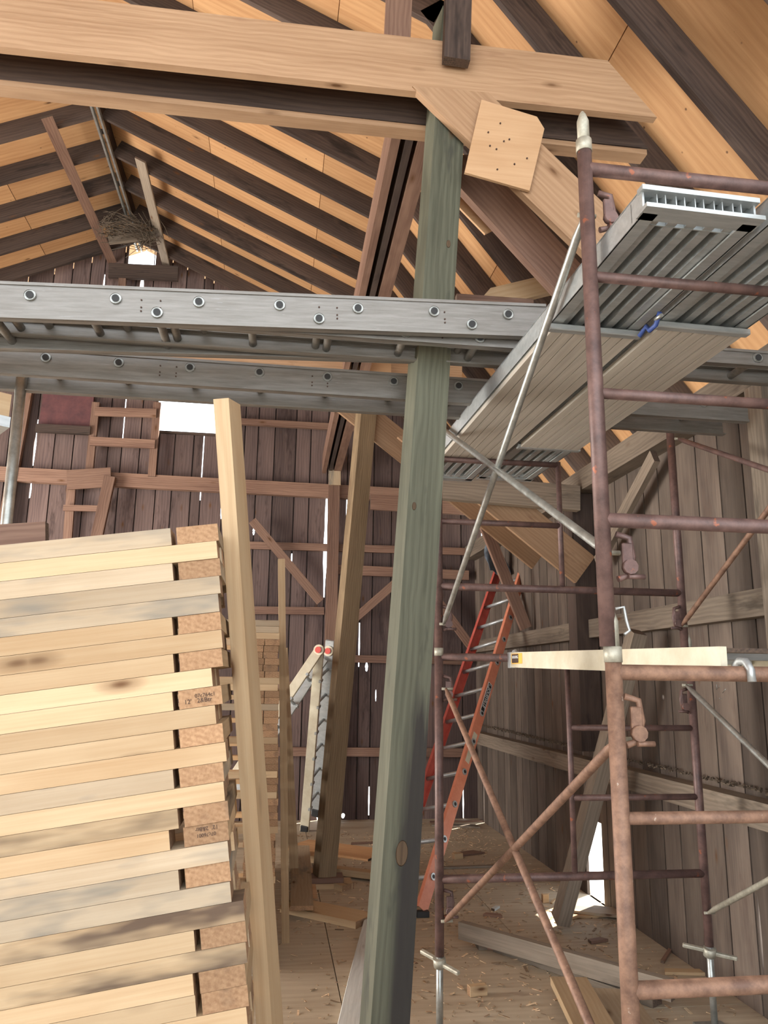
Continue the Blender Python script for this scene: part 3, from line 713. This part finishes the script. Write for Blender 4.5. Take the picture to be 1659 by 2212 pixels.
# ------------------------------------------------------------------ scaffold
RP = .0215
def brace_lock(par, p, s, m):
    bm = bmesh.new(); c = V(p)
    def L(q): return c+V((q[0]*s, q[1], q[2]))-V(par.location)
    add_tube(bm, [L((.02, 0, .06)), L((.055, -.005, .05)), L((.062, -.005, 0)), L((.05, 0, -.05)), L((.02, 0, -.06))], .009, 8)
    M = Matrix.Translation(L((.045, -.01, .0)))
    bm_box(bm, 0, 0, 0, .03, .012, .07, M=M, bev=.003)
    add_tube(bm, [L((.04, -.02, -.055)), L((.085, -.02, -.055))], .007, 8)
    add_tube(bm, [L((.045, -.012, -.03)), L((.045, -.03, -.03))], .02, 10)
    return link('brace_lock', bm, m, par)
def scaf(lab, Y, x0, x1, zb, zt, full, part, inner, side, m, pin=True, collar=True, locks=(), lockm=None):
    o = thing('scaffold_tower_section', lab, 'scaffold', (x0, Y, zb), 'rusty red scaffold frames')
    for x in (x0, x1):
        tube('leg', [(x, Y, zb), (x, Y, zt)], RP, m, o, 18)
        if pin:
            tube('coupling_pin', [(x, Y, zt+.03), (x, Y, zt+.10), (x, Y, zt+.125), (x, Y, zt+.135)], [.018, .018, .010, .004], DIRTG, o, 14)
        if collar: tube('collar', [(x, Y, zt-.005), (x, Y, zt+.035)], RP+.002, DIRTG, o, 16)
    for z in full: tube('rung', [(x0+.005, Y, z), (x1-.005, Y, z)], RP*.93, m, o, 16)
    xi = (x0+x1)/2
    if part:
        tube('inner_post', [(xi, Y, inner[0]), (xi, Y, inner[1])], .0145, m, o, 14)
        for z in part:
            a, b = (x0, xi) if side < 0 else (xi, x1)
            tube('ladder_rung', [(a+.005, Y, z), (b-.005, Y, z)], .0155, m, o, 14)
    for (x, z, s) in locks: brace_lock(o, (x, Y-.01, z), s, lockm or m)
    return o
YN, YFR = 1.92, 3.9
nx0, nx1 = .868, 2.215
# upper near frame : leg top at 3.22
scaf('near upper scaffold frame, its left leg rising beside the planks', YN, nx0-.012, nx1, 1.735, 3.195, (3.135, 2.07), (2.785, 2.43), (2.07, 2.785), -1, RUST, locks=((nx0, 2.99, 1), (nx0, 1.97, 1)))
scaf('near lower scaffold frame with heavy rust, a painted flare tint and screw jacks', YN, nx0, nx1+.01, .40, 1.70, (1.67, .93), (1.315,), (.93, 1.67), -1, RUSTB, locks=((nx0, 1.55, 1),))  # brown rust colour here also carries a painted lens flare tint
scaf('far upper scaffold frame under the ladders', YFR, .83, 2.17, 1.80, 3.1, (2.115,), (2.80, 2.46), (2.115, 2.815), -1, RUST, pin=False, locks=((.83, 1.95, 1), (2.17, 1.98, -1)))
scaf('far lower scaffold frame standing on jacks by the right wall', YFR, .83, 2.19, .37, 1.765, (1.755, .705), (1.41, 1.07), (.705, 1.755), 1, RUST, locks=((.83, .60, 1), (.83, 1.60, 1), (2.18, 1.55, -1)))
def jack(x, Y, z, lab, ang):
    o = thing('screw_jack', lab, 'screw jack', (x, Y, 0), 'scaffold screw jacks')
    tube('screw', [(x, Y, .01), (x, Y, z+.05)], .0165, GALV, o, 12)
    boxo('base_plate', (x, Y, .005), (.15, .15, .01), GALV, o)
    bm = bmesh.new(); add_tube(bm, [(0, 0, -.02), (0, 0, .02)], .03, 12)
    for s in (-1, 1):
        bm_box(bm, s*.075, 0, -s*.004, .10, .022, .018, bev=.004)
    n = link('adjusting_nut', bm, DIRTG, o); n.location = (0, 0, z); n.rotation_euler = (.25, .1, ang)
jack(.83, YFR, .345, 'screw jack under the left leg of the far scaffold frame', -1.0)
jack(2.19, YFR, .345, 'screw jack under the right leg of the far scaffold frame', -.5)
jack(nx0, YN, .38, 'screw jack under the left leg of the near scaffold frame', .6)
jack(nx1+.01, YN, .38, 'screw jack under the right leg of the near scaffold frame', .6)
def xbrace(A, B, lab, m, r=.0125):
    o = thing('cross_brace', lab, 'brace', (V(A)+V(B))/2, 'scaffold cross braces')
    A, B = V(A), V(B); d = (B-A).normalized()
    tube('pipe', [A, A+d*.03, A+d*.07, B-d*.07, B-d*.03, B], [r*.5, r*.7, r, r, r*.7, r*.5], m, o, 12)
    for p in (A, B): tube('stud_bolt', [p+V((-.02, 0, 0)), p+V((.035, 0, 0))], .007, DIRTG, o, 8)
    return o
XB = .87
xbrace((XB-.01, YN+.03, 3.0), at(958, 1348, Y=YFR-.03), 'long galvanised brace sloping down to the left in front of the planks', GALV, .0135)
xbrace(at(940, 915, Y=YFR-.02), (XB+.02, YN+.05, 1.99), 'galvanised brace sloping down to the right, crossing the other above', GALV, .0135)
xbrace(at(963, 1488, Y=YFR-.03), (XB+.02, YN+.03, .60), 'rusty paint-flecked brace running down right toward the camera', RUSTB, .0135)
xbrace(at(962, 1990, Y=YFR-.03), (XB+.02, YN+.04, 1.50), 'rusty brown brace rising right to the near scaffold leg', RUSTB, .0135)
x2 = nx1-.02
def rb(px, py, lab, pz, m):
    A = at(px, py, Y=YFR-.03); xbrace(A, (A.x+.02, YN+.03, pz), lab, m, .0135)
rb(1482, 1480, 'galvanised brace going down to the right edge from the far right leg', .62, GALV)
rb(1472, 1352, 'dark brace rising to the right edge from the far right leg', 3.05, RUSTB)
rb(1465, 948, 'upper bright brace leaving the ladder toward the right edge', 2.0, RUST)
rb(1530, 1972, 'low dirty brace rising to the right edge above the jack', 1.55, DIRTG)
# pigtail pin
o = thing('lock_pin', 'bright spring pin through the near scaffold leg', 'pin', (nx0, YN-.02, 1.80))
tube('wire', [(nx0-.0, YN-.03, 1.83), (nx0+.02, YN-.035, 1.835), (nx0+.028, YN-.03, 1.80), (nx0+.035, YN-.03, 1.775), (nx0+.02, YN-.03, 1.765)], .004, ALUB, o, 8)

# walk board on the scaffold
wbx0, wbx1 = 1.20, 1.72
o = thing('walk_board', 'pale hooked scaffold deck board lying level on the scaffold bars', 'plank', ((wbx0+wbx1)/2, 2.9, 1.74))
za = 1.745
board('side_rail', (wbx0, YFR-.02, za), (wbx0, YN+.04, za-.04), .075, .02, (1, 0, 0), [BOARDG, BOARDG], o)
board('side_rail', (wbx1, YFR-.02, za), (wbx1, YN+.04, za-.04), .075, .02, (1, 0, 0), [BOARDG, BOARDG], o)
board('deck', ((wbx0+wbx1)/2, YFR-.02, za+.028), ((wbx0+wbx1)/2, YN+.04, za-.012), wbx1-wbx0-.02, .012, (0, 0, 1), GREYW, o)
for k in range(4): boxo('cross_bar', ((wbx0+wbx1)/2, 2.1+k*.52, za-.02), (wbx1-wbx0-.03, .03, .03), ALUB, o)
for yy, s in ((YFR, 1), (YN, -1)):
    for x in (wbx0+.03, wbx1-.03):
        zz = (1.755 if s > 0 else 1.67)
        tube('hook', [(x, yy-s*.045, zz-.0), (x, yy-s*.035, zz+.022), (x, yy-s*.015, zz+.034), (x, yy+s*.012, zz+.032), (x, yy+s*.03, zz+.01), (x, yy+s*.032, zz-.02)], .011, ALUB, o, 8)
boxo('warning_label', (wbx0-.011, YFR-.16, za+.003), (.002, .17, .05), YEL, o)
boxo('label_print', (wbx0-.0125, YFR-.14, za+.004), (.001, .10, .042), INK, o)
boxo('end_clip', (wbx0-.002, YFR-.04, za-.002), (.026, .04, .08), ALUB, o)
text_mesh('label_text', 'WARNING', .02, WHITE, o, Matrix.Translation(V((wbx0-.0135, YFR-.14, za+.01))-o.location) @ Matrix.Rotation(-math.pi/2, 4, 'Z') @ Matrix.Rotation(math.pi/2, 4, 'X'))

# left scaffold pole with plank ends (edge of frame)
o = tube('scaffold_pole', [at(8, 1175, Y=2.7)+V((0, 0, -2.0)), at(46, 835, Y=2.7), at(56, 740, Y=2.7)], .024, GALV)
A_ = at(40, 845, Y=2.7); B_ = at(4, 1172, Y=2.7)
bpy.data.objects.remove(o)
A_ = at(44, 800, Y=2.5); 
tag(tube('scaffold_pole', [at(8, 1190, Y=3.5)-V((.015, 0, at(8, 1190, Y=3.5).z)), at(10, 1170, Y=3.5), at(52, 770, Y=3.5)], .024, GALV), 'worn grey steel pole standing behind the lumber stack at left edge', 'pole')
a = at(18, 888, Y=2.9)
tag(board('plank_end', (a.x-.9, 2.3, a.z+.01), (a.x, 2.9, a.z), .035, .12, (0, 0, 1), PINE), 'end of a yellow plank poking in at the left edge', 'plank')
a = at(12, 915, Y=2.9)
tag(board('plank_end', (a.x-.9, 2.3, a.z), (a.x, 2.9, a.z-.01), .12, .04, (0, 0, 1), [ALUB, ALUB]), 'end of a metal plank just under the yellow one at left', 'plank')

# ------------------------------------------------------------------ near lumber stack
TIL = math.radians(8.3)
u = V((-math.cos(TIL), 0, -math.sin(TIL))); v = V((.087, 0, -1)); wv_ = V((0, 1, 0))
PO = at(470, 1130, Y=1.70); PT = .0387
rows = 'SFSFFSFSFsFSFSFSsFSFBSBSSFFSFBFSFFSFFSFFSF'
rp = random.Random(11)
def lay_board(p0, p1, nrm, mats, lab, cat='lumber', grp='2x4 studs of the near lumber stack', wd=.089, th=.038, **k):
    return tag(board('lumber_stud', p0, p1, wd, th, nrm, mats, bev=.0035, **k), lab, cat, grp)
nrm = u.cross(wv_).normalized()
if nrm.z < 0: nrm = -nrm
stamped = {}
for i, r in enumerate(rows):
    off = .0 if i < 20 else -.03
    if i in (8, 10): off += .018
    off += rp.uniform(-.004, .004)
    base = PO+v*(PT*(i+.5))+u*off
    full = r in 'FB'
    mats = rp.choice([PINE, PINE, PINE, PINEB]); mats = BARK if r == 'B' or i == 15 else mats
    if i in (2, 4, 13, 17): mats = PINEB
    gap = .006 if r != 's' or i != 16 else .022
    st = 0 if full else .095+gap
    look = {'B': 'with a dark bark edge', 'F': 'running out to the corner', 'S': 'ending at a cross piece', 's': 'ending at stamped end grain'}[r]
    Y0 = .0445
    lay_board(base+u*(2.5)+wv_*Y0, base+u*st+wv_*Y0, nrm, mats, 'front stud of the near stack, %s layer from the top, %s' % (ORD[i], look))
    if full:
        for k in range(1, 4):
            j = rp.uniform(-.02, .012)
            lay_board(base+u*(2.45+j)+wv_*(Y0+.091*k), base+u*(j+.01*k)+wv_*(Y0+.091*k), nrm, rp.choice([PINE, PINEB]), 'stud %s behind the front one, near stack, %s layer down' % (ORD[k], ORD[i]))
    else:
        jj = rp.uniform(-.006, .006)
        e = lay_board(base+u*.0445+wv_*(.36+jj), base+u*.0445+wv_*(.002+jj*.5), nrm, mats if r == 'S' else PINE, 'cross piece showing brown end grain at the stack corner, %s layer down' % ORD[i])
        if r == 's': stamped[i] = e
        lay_board(base+u*2.46+wv_*.30, base+u*2.46+wv_*.0, nrm, PINE, 'cross piece at the hidden left end of the stack, %s layer down' % ORD[i])
# grade stamps on two ends (local +X end faces the camera)
for i, lines, flip in ((9, ((('07c764c1'), .010, .004, .011), (("12'   2&Btr"), -.005, -.006, .013)), 0), (16, ((('07c76001'), 0, -.001, .010), (("12'  2&Btr"), .002, .011, .011)), 1)):
    e = stamped[i]; L = e.dimensions.x/2
    for k, (s, ox, oz, sz) in enumerate(lines):
        M = Matrix(((0, 0, 1, L+.0006), (-1 if False else 1, 0, 0, 0), (0, 1, 0, 0), (0, 0, 0, 1)))
        rt = Matrix.Rotation(math.pi if flip else 0, 4, 'Z')
        t_ = text_mesh('grade_stamp', s, sz, INK, None, Matrix.Identity(4), .0002)
        # face camera: world placement from the stud's end
        c = e.matrix_local @ V((L, 0, 0)); xx = -u; zz = -V((0, 1, 0)); yy = nrm
        W = Matrix((xx, yy, V((0, -1, 0)))).transposed().to_4x4()
        W.translation = c+V((0, -.0012, 0))+xx*ox+yy*oz
        t_.parent = e; t_.matrix_local = e.matrix_local.inverted() @ W @ rt
# blocking under the high end of the stack
nlast = len(rows)
bot = PO+v*(PT*nlast)
zb_ = bot.z
k = 0; z = 0
while z+.04 < zb_-.03:
    tag(board('crib_block', (bot.x-.06-.5, 1.74+.1*(k % 2), z+.02), (bot.x-.02, 1.74+.1*(k % 2), z+.02), .14, .04, (0, 0, 1), GREYW), 'crib block under the near lumber stack, %s up from the floor' % ORD[k], 'block', 'crib blocks under the near lumber stack')
    z += .04; k += 1

p = at(60, 1160, Y=2.6)
tag(board('loose_board', p+V((-.5, 0, -.06)), p+V((.06, 0, .0)), .1, .04, (0, 1, 0), BROWN), 'brown board end just showing behind the top of the near stack', 'board')
# leaning stud beside the stack
la, lb = at(582, 2212, Y=2.06), at(488, 853, Y=1.80)
d = (lb-la).normalized(); foot = la-d*(la.z/d.z)
ls = board('leaning_stud', foot+V((.0, .05, .001)), lb+V((.0, .05, 0)), .038, .105, (.24, 1, 0), PINE, bev=.004)
tag(ls, 'tall pine plank leaning left against the near lumber stack, screws at its top', 'lumber')
for (x, y, dx, dy) in ((503, 877, 26, 5), (513, 895, 14, 24), (500, 945, 25, 45), (470, 898, -4, 0), (470, 920, -3, 2)):
    a = at(x, y, Y=1.86); b = at(x+dx, y+dy, Y=1.86)
    s = tube('screw', [a, b+V((0, 0, .0001))], .0016, GALV, None, 6); s.parent = ls; s.matrix_parent_inverse = ls.matrix_local.inverted()

# far stack
FPY = 4.9; rp = random.Random(5)
tp = at(603, 1340, Y=FPY)
n = int(tp.z/.0392)
tl = math.radians(1.8)
for i in range(n):
    z = tp.z-.0392*(i+.5); x = tp.x+(tp.z-z)*.03+rp.uniform(-.006, .006)
    if i > n*.62: x -= .01
    kind = rp.choice('EEL') if i else 'L'
    mats = rp.choice([PINE, PINE, PINEB])
    if kind == 'E':
        for k in range(2):
            tag(board('lumber_stud', (x-.045-k*.093, FPY+2.4, z), (x-.045-k*.093, FPY+rp.uniform(-.01, .01), z), .089, .038, (0, 0, 1), mats, bev=.003),
                'stud end in the far narrow stack, %s layer from its top, %s' % (ORD[i], 'right-hand one' if k == 0 else 'left-hand one'), 'lumber', 'studs of the far stack')
    else:
        tag(board('lumber_stud', (x-1.4, FPY+.045, z), (x, FPY+.045, z), .089, .038, (0, 0, 1), mats, bev=.003), 'crosswise stud in the far narrow stack, %s layer from its top' % ORD[i], 'lumber', 'studs of the far stack')
        tag(board('lumber_stud', (x-1.4, FPY+2.2, z), (x, FPY+2.2, z), .089, .038, (0, 0, 1), mats, bev=.003), 'crosswise stud at the back of the far narrow stack, %s layer down' % ORD[i], 'lumber', 'studs of the far stack')

# thin upright studs
fa = at(617, 2038, Z=0); ta = at(608, 1207, Y=fa.y)
tag(board('upright_stud', fa+V((0, .045, .0)), ta+V((0, .045, 0)), .048, .09, (0, 1, 0), PINE, bev=.003), 'thin pine stud standing upright in front of the far stack', 'lumber')
fb = at(637, 1842, Z=0.06); fb = at(637, 1842, Y=6.9); tb = at(612, 1400, Y=6.9); fb.z = .07
tag(board('upright_stud', fb, tb, .075, .05, (0, 1, 0), PINE, bev=.003), 'sunlit yellow stud leaning just right of the thin upright one', 'lumber')

# ------------------------------------------------------------------ orange fibreglass ladder
def orange():
    z0 = at(905, 1838, Z=0.0); base = V((1.49, 7.75, 0)); top = at(1128, 1225, Y=8.35)
    z0 = at(893, 1860, Y=7.75); base = V((z0.x-.06, 7.75, 0)); 
    fb_ = at(868, 1968, Z=0); base = V((fb_.x, fb_.y, 0)); top = at(1106, 1222, Y=8.1)
    d = (top-base).normalized()
    wdir = V((.47, -.88, 0)); wdir = (wdir-d*wdir.dot(d)).normalized(); nn = d.cross(wdir)
    o = thing('extension_ladder', 'orange fibreglass ladder leaning up to the right near the back corner', 'ladder', base)
    L = (top-base).length+.1; W = .40
    def rail(off, m, nm, lab=None):
        bm = bmesh.new()
        M = Matrix((d, nn, wdir)).transposed().to_4x4(); M.translation = base+wdir*off-V(o.location)+d*L/2
        s = 1 if off < 0 else -1
        bm_box(bm, 0, 0, 0, L, .10, .005, M=M); bm_box(bm, 0, .048, s*.014, L, .005, .03, M=M); bm_box(bm, 0, -.048, s*.014, L, .005, .03, M=M)
        return link(nm, bm, m, o)
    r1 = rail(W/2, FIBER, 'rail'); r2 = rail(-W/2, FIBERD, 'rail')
    k = 0
    while .25+k*.305 < L-.05:
        c = base+d*(.25+k*.305)
        bm = bmesh.new()
        add_tube(bm, [c-wdir*W/2-V(o.location), c+wdir*(W/2+.004)-V(o.location)], .017, 12)
        add_tube(bm, [c+wdir*(W/2+.003)-V(o.location), c+wdir*(W/2+.012)-V(o.location)], .026, 14)
        add_tube(bm, [c+wdir*(W/2+.011)-V(o.location), c+wdir*(W/2+.0135)-V(o.location)], .014, 12, mi=1)  # dark inside of the rung painted as a black disc
        link('rung', bm, [ALUB, BLACK], o); k += 1
    # brand plate, reads downwards
    M = Matrix((-d, nn if False else -nn, wdir)).transposed().to_4x4()
    tgt = at(1015, 1490, Y=6.9); s = (tgt-base).dot(d)
    for (ln, wd2, m, h, nm) in ((.33, .055, WHITE, .0035, 'name_plate'), (.315, .042, BLACK, .0045, 'name_plate_field')):
        bm = bmesh.new(); MM = M.copy(); MM.translation = base+d*s+wdir*(W/2+h)-V(o.location); bm_box(bm, 0, 0, 0, ln, wd2, .002, M=MM); link(nm, bm, m, o)
    MM = M.copy(); 
    if MM.to_3x3().determinant() < 0: MM = Matrix((-d, nn, wdir)).transposed().to_4x4()
    MM.translation = base+d*s+wdir*(W/2+.006)-V(o.location)
    text_mesh('lettering', 'LOUISVILLE', .047, WHITE, o, MM)
    bm = bmesh.new(); MM2 = M.copy(); MM2.translation = base+d*(s-.55)+wdir*(W/2+.0035)-V(o.location); bm_box(bm, 0, 0, 0, .3, .05, .002, M=MM2); link('instruction_sticker', bm, BOARDG, o)
    for off in (-W/2, W/2): 
        c = base+wdir*off; boxo('foot', (c.x, c.y, .02), (.09, .05, .04), BLACK, o)
orange()

# ------------------------------------------------------------------ folding aluminium ladder (A-frame)
def folding():
    Yh = 8.35
    top = at(688, 1405, Y=Yh); f1 = at(657, 1792, Z=0); 
    o = thing('folding_ladder', 'aluminium hinged multi-position ladder standing folded open', 'ladder', (top.x, Yh, 0))
    W = .36; wdir = V((.34, .94, 0))
    f1 = V((f1.x, f1.y-.1, 0)); f2 = V((top.x-1.25, Yh-.35, 0))
    tp = V((top.x, Yh-.15, top.z))
    for nm, ft in (('front', f1), ('back', f2)):
        d = (tp-ft).normalized(); w0 = (wdir-d*wdir.dot(d)).normalized(); nn = d.cross(w0); L = (tp-ft).length
        for s in (0, 1):
            bm = bmesh.new(); M = Matrix((d, nn, w0)).transposed().to_4x4(); M.translation = ft+w0*W*s+d*L/2-V(o.location)
            bm_box(bm, -L*.0, 0, 0, L, .10, .032, M=M, bev=.004)
            bm_box(bm, -L*.25, 0, .022, L*.5, .055, .02, M=M, bev=.003)
            link('rail', bm, BOARDG if s == 0 else ALUB, o)
            M2 = M.copy(); M2.translation = ft+w0*W*s+d*.03-V(o.location); bm = bmesh.new(); bm_box(bm, 0, 0, 0, .09, .085, .06, M=M2, bev=.008); link('rubber_foot', bm, BLACK, o)
        k = 0
        while .28+k*.29 < L-.1:
            c = ft+d*(.28+k*.29)-V(o.location); bm = bmesh.new()
            add_tube(bm, [c, c+w0*W], .017, 10)
            for e_ in (0, 1):
                M3 = Matrix((d, nn, w0)).transposed().to_4x4(); M3.translation = c+w0*(W*e_)-nn*.045; bm_box(bm, 0, 0, 0, .03, .03, .07, M=M3, bev=.004)
            link('rung', bm, ALUB, o); k += 1
    for s in (0, 1):
        c = tp+wdir*W*s
        tube('hinge', [c-wdir*.03, c+wdir*.03], .055, BOARDG, o, 20)
        tube('hinge_button', [c-wdir*.05, c-wdir*.03], .033, REDP, o, 16)
folding()

# ------------------------------------------------------------------ hanging dark sheet near the corner
bm = bmesh.new(); nx, nz = 14, 16; gr = []
tl_, tr_, bl_, br_ = at(1040, 1148, Y=8.0), at(1082, 1165, Y=8.0), at(1050, 1235, Y=8.0), at(1102, 1240, Y=8.0)
rp = random.Random(2)
for j in range(nz+1):
    row = []
    for i in range(nx+1):
        s, t = i/nx, j/nz
        p = (tl_*(1-s)+tr_*s)*(1-t)+(bl_*(1-s)+br_*s)*t
        p = p+V((.02*math.sin(t*7+s*3), -.10*math.sin(s*math.pi*1.5+t*2)-.03*math.sin(t*9+s*5)+rp.uniform(-.012, .012), .02*math.sin(s*6)))
        row.append(bm.verts.new(p))
    gr.append(row)
for j in range(nz):
    for i in range(nx): bm.faces.new((gr[j][i], gr[j][i+1], gr[j+1][i+1], gr[j+1][i]))
o = link('tarp', bm, TARP, smooth=True)
md = o.modifiers.new('thick', 'SOLIDIFY'); md.thickness = .006
tag(o, 'crumpled dark plastic sheet hanging above the orange ladder', 'tarp')

# ------------------------------------------------------------------ things lying on the floor
def fl(name, p, q, wd, th, mats, lab, z=0.0, cat='board', lift=(0, 0), cut=None):
    a, b = at(*p, Z=z+th), at(*q, Z=z+th)
    a.z = z+th/2+.001+lift[0]; b.z = z+th/2+.001+lift[1]
    return tag(board(name, a, b, wd, th, (0, 0, 1), mats, bev=.003, cut=cut), lab, cat)
fl('loose_board', (628, 1948), (790, 1982), .24, .045, PINE, 'wide pale board lying across the floor left of the big post')
fl('loose_board', (705, 1898), (752, 1910), .13, .045, PINE, 'short pale block lying right in front of the brown post')
fl('loose_board', (722, 1873), (850, 1888), .10, .05, PINE, 'pale board lying on the floor from the brown post to the right', z=.02)
fl('loose_board', (640, 1822), (820, 1846), .45, .018, PLYS, 'thin plywood strip on the floor behind the brown post')
fl('loose_board', (640, 1840), (690, 1846), .16, .06, PINE, 'short flat board left of the brown post foot')
prism_pts = [at(x, y, Z=.03) for x, y in ((640, 1868), (668, 1872), (678, 1885), (686, 1946), (642, 1940))]
tag(prism('plywood_offcut', prism_pts, .014, (0, 0, 1), PLY), 'warm plywood offcut lying beside the upright stud', 'board')
tag(board('loose_board', at(652, 1962, Z=.08), at(650, 1830, Z=.08), .16, .03, (0, 0, 1), PINEB), 'stained short board lying lengthwise beside the far stack', 'board')
# footing boards under post two
c = V((q0.x, q0.y, 0)); tag(board('footing_board', (c.x-.14, c.y, .022), (c.x+.22, c.y, .022), .2, .04, (0, 0, 1), PINE), 'lower footing board under the brown post', 'board')
tag(board('footing_board', (c.x-.12, c.y, .064), (c.x+.15, c.y, .064), .18, .04, (0, 0, 1), BROWN), 'upper footing board under the brown post', 'board')
# white plank on the floor
a, b = at(742, 2212, Z=.03), at(792, 1985, Z=.03)
d = (b-a).normalized(); a2 = a-d*1.6
tag(board('white_plank', a2+V((.075, 0, -.012)), b+V((.06, 0, -.012)), .15, .03, (0, 0, 1), WHITEP, segs=6, warp=.02), 'whitewashed plank lying on the floor against the big post', 'plank')
# right floor timbers
a, b = at(995, 2008, Z=.1), at(1345, 2108, Z=.1); b = b+(b-a)*.25
tag(board('loose_board', a+V((0, 0, .0)), b+V((0, 0, -.0)), .05, .10, (0, 0, 1), GREYW, bev=.003), 'grey stud lying on blocks behind the near scaffold leg', 'board')
a, b = at(1075, 2045, Z=.02), at(1420, 2165, Z=.02)
tag(board('loose_board', a, b, .09, .035, (0, 0, 1), GREYW), 'dusty grey batten on the floor beneath the grey stud', 'board')
p = at(1045, 2040, Z=.02); tag(boxo('wood_block', (p.x, p.y, .026), (.09, .09, .048), GREYW[0]), 'small grey block propping the grey stud', 'block')
a, b = at(1228, 2110, Z=.12), at(1330, 2300, Z=.12)
tag(board('loose_board', a+V((0, 0, -.02)), b+V((0, 0, -.02)), .19, .04, (0, 0, 1), PINE, bev=.004), 'yellow pine board lying at the lower edge beside the scaffold leg', 'board')
a, b = at(1320, 2135, Z=.04), at(1430, 2300, Z=.04)
tag(board('loose_board', a+V((0, 0, -.02)), b+V((0, 0, -.02)), .2, .04, (0, 0, 1), PINEB), 'dusty board lying under the yellow pine board', 'board')
for (x, y, sx, sy, sz, rz, lab) in ((1031, 2150, .10, .045, .05, .15, 'small cut pine block alone on the floor right of the big post'), (988, 1855, .09, .06, .05, .3, 'cut block lying far back between scaffold leg and braces'),
        (1178, 1950, .05, .03, .06, .1, 'tiny upright cut block in the streak of sunlight'), (1195, 1948, .13, .02, .008, 1., 'thin sliver next to the tiny upright block')):
    p = at(x, y, Z=0); bm = bmesh.new(); bm_box(bm, 0, 0, 0, sx, sy, sz, 0, 1, bev=.002)
    o = link('wood_block', bm, PINE); o.location = (p.x, p.y, sz/2+.001); o.rotation_euler = (0, 0, rz); tag(o, lab, 'block')
for (x, y, L, wd, rz, m, lab) in ((1500, 2104, .34, .06, -.15, PINE, 'thin pale offcut by the right wall foot'), (1445, 2060, .4, .02, .9, BROWN, 'splintered strip along the right wall foot'), (1370, 1998, .3, .05, .9, PINE, 'pale chip of board by the right wall, left of the splintered strip'),
        (1240, 1975, .30, .22, .1, PINE, 'sunlit broken shingle board at the wall opening'), (1285, 1975, .35, .2, -.5, PINEB, 'whitened shingle overlapping the broken board at the opening'),
        (1065, 2052, .13, .035, -.4, BROWN, 'reddish splinter under the grey stud'), (1010, 1875, .55, .05, .05, GREYW, 'grey strip of wood far back in the debris'), (1015, 1845, .22, .12, .4, BROWN, 'dark chunk of board far back in the debris'),
        (790, 1823, .3, .04, .1, BROWN, 'dark crooked splinter beyond the brown post'), (985, 1785, .5, .13, -.3, GREYW, 'short grey plank against the far wall behind the orange ladder'), (1000, 1776, .8, .05, .05, BROWN, 'thin brown strip along the foot of the far wall'),
        (1065, 1980, .12, .05, -.4, BROWN, 'curled brown scrap between the rusty braces'), (1070, 1965, .09, .03, .9, WHITEP, 'bright white chip between the rusty braces'), (1290, 2035, .12, .05, .3, BROWN, 'pinkish chip beside the leaning prop')):
    p = at(x, y, Z=0); d = V((math.cos(rz), math.sin(rz), 0))*L/2; p = V((p.x, p.y, {1240: .009, 1285: .027}.get(x, .010)))
    tag(board('wood_scrap', p-d, p+d, wd, .016, (0, 0, 1), m, bev=.002, cut=(.3, -.4)), lab, 'wood scrap')
# litter of chips and dust
bm = bmesh.new(); lay = seeded(bm); rp = random.Random(9)
for k in range(2600):
    if rp.random() < .62: x = rp.gauss(1.25, .65); y = rp.uniform(3.6, 8.8)
    elif rp.random() < .5: x = rp.gauss(2.2, .18); y = rp.uniform(3.0, 9.2)
    else: x = rp.uniform(-.1, 2.4); y = rp.uniform(3.5, 9.3)
    if x > 2.44 or x < -.2: continue
    s = rp.choice([.006, .009, .013, .02])*rp.uniform(.5, 1.3)
    M = Matrix.Translation((x, y, .004)) @ Matrix.Rotation(rp.uniform(0, 3.14), 4, 'Z') @ Matrix.Rotation(rp.uniform(-.4, .4), 4, 'Y')
    paint(lay, bm_box(bm, 0, 0, 0, s*rp.uniform(1, 3.5), s*rp.uniform(.3, .8), .003, M=M), rp.random())
tag(link('wood_chips', bm, wood('chips', (.22, .12, .07), (.66, .5, .32), knots=0, vary=.5)), 'sawdust and wood chips strewn over the loft floor', 'wood chips', kind='stuff')
bm = bmesh.new(); lay = seeded(bm)
for k in range(700):
    y = rp.uniform(2.2, 9.2); x = XW-rp.uniform(.02, .1)
    M = Matrix.Translation((x, y, 1.107+rp.uniform(0, .012))) @ Matrix.Rotation(rp.uniform(0, 3.14), 4, 'Z') @ Matrix.Rotation(rp.uniform(-.6, .6), 4, 'Y')
    paint(lay, bm_box(bm, 0, 0, 0, .02, .008, .008, M=M), rp.random())
tag(link('chaff', bm, TWIG), 'old chaff and droppings lying along the lower right rail', 'chaff', kind='stuff')

# ground outside, seen through the gaps
bm = bmesh.new(); bm_box(bm, 0, 5, -2.6, 80, 80, .1)
struct(link('ground', bm, plain('snowy_ground', (.6, .6, .58), .9)))
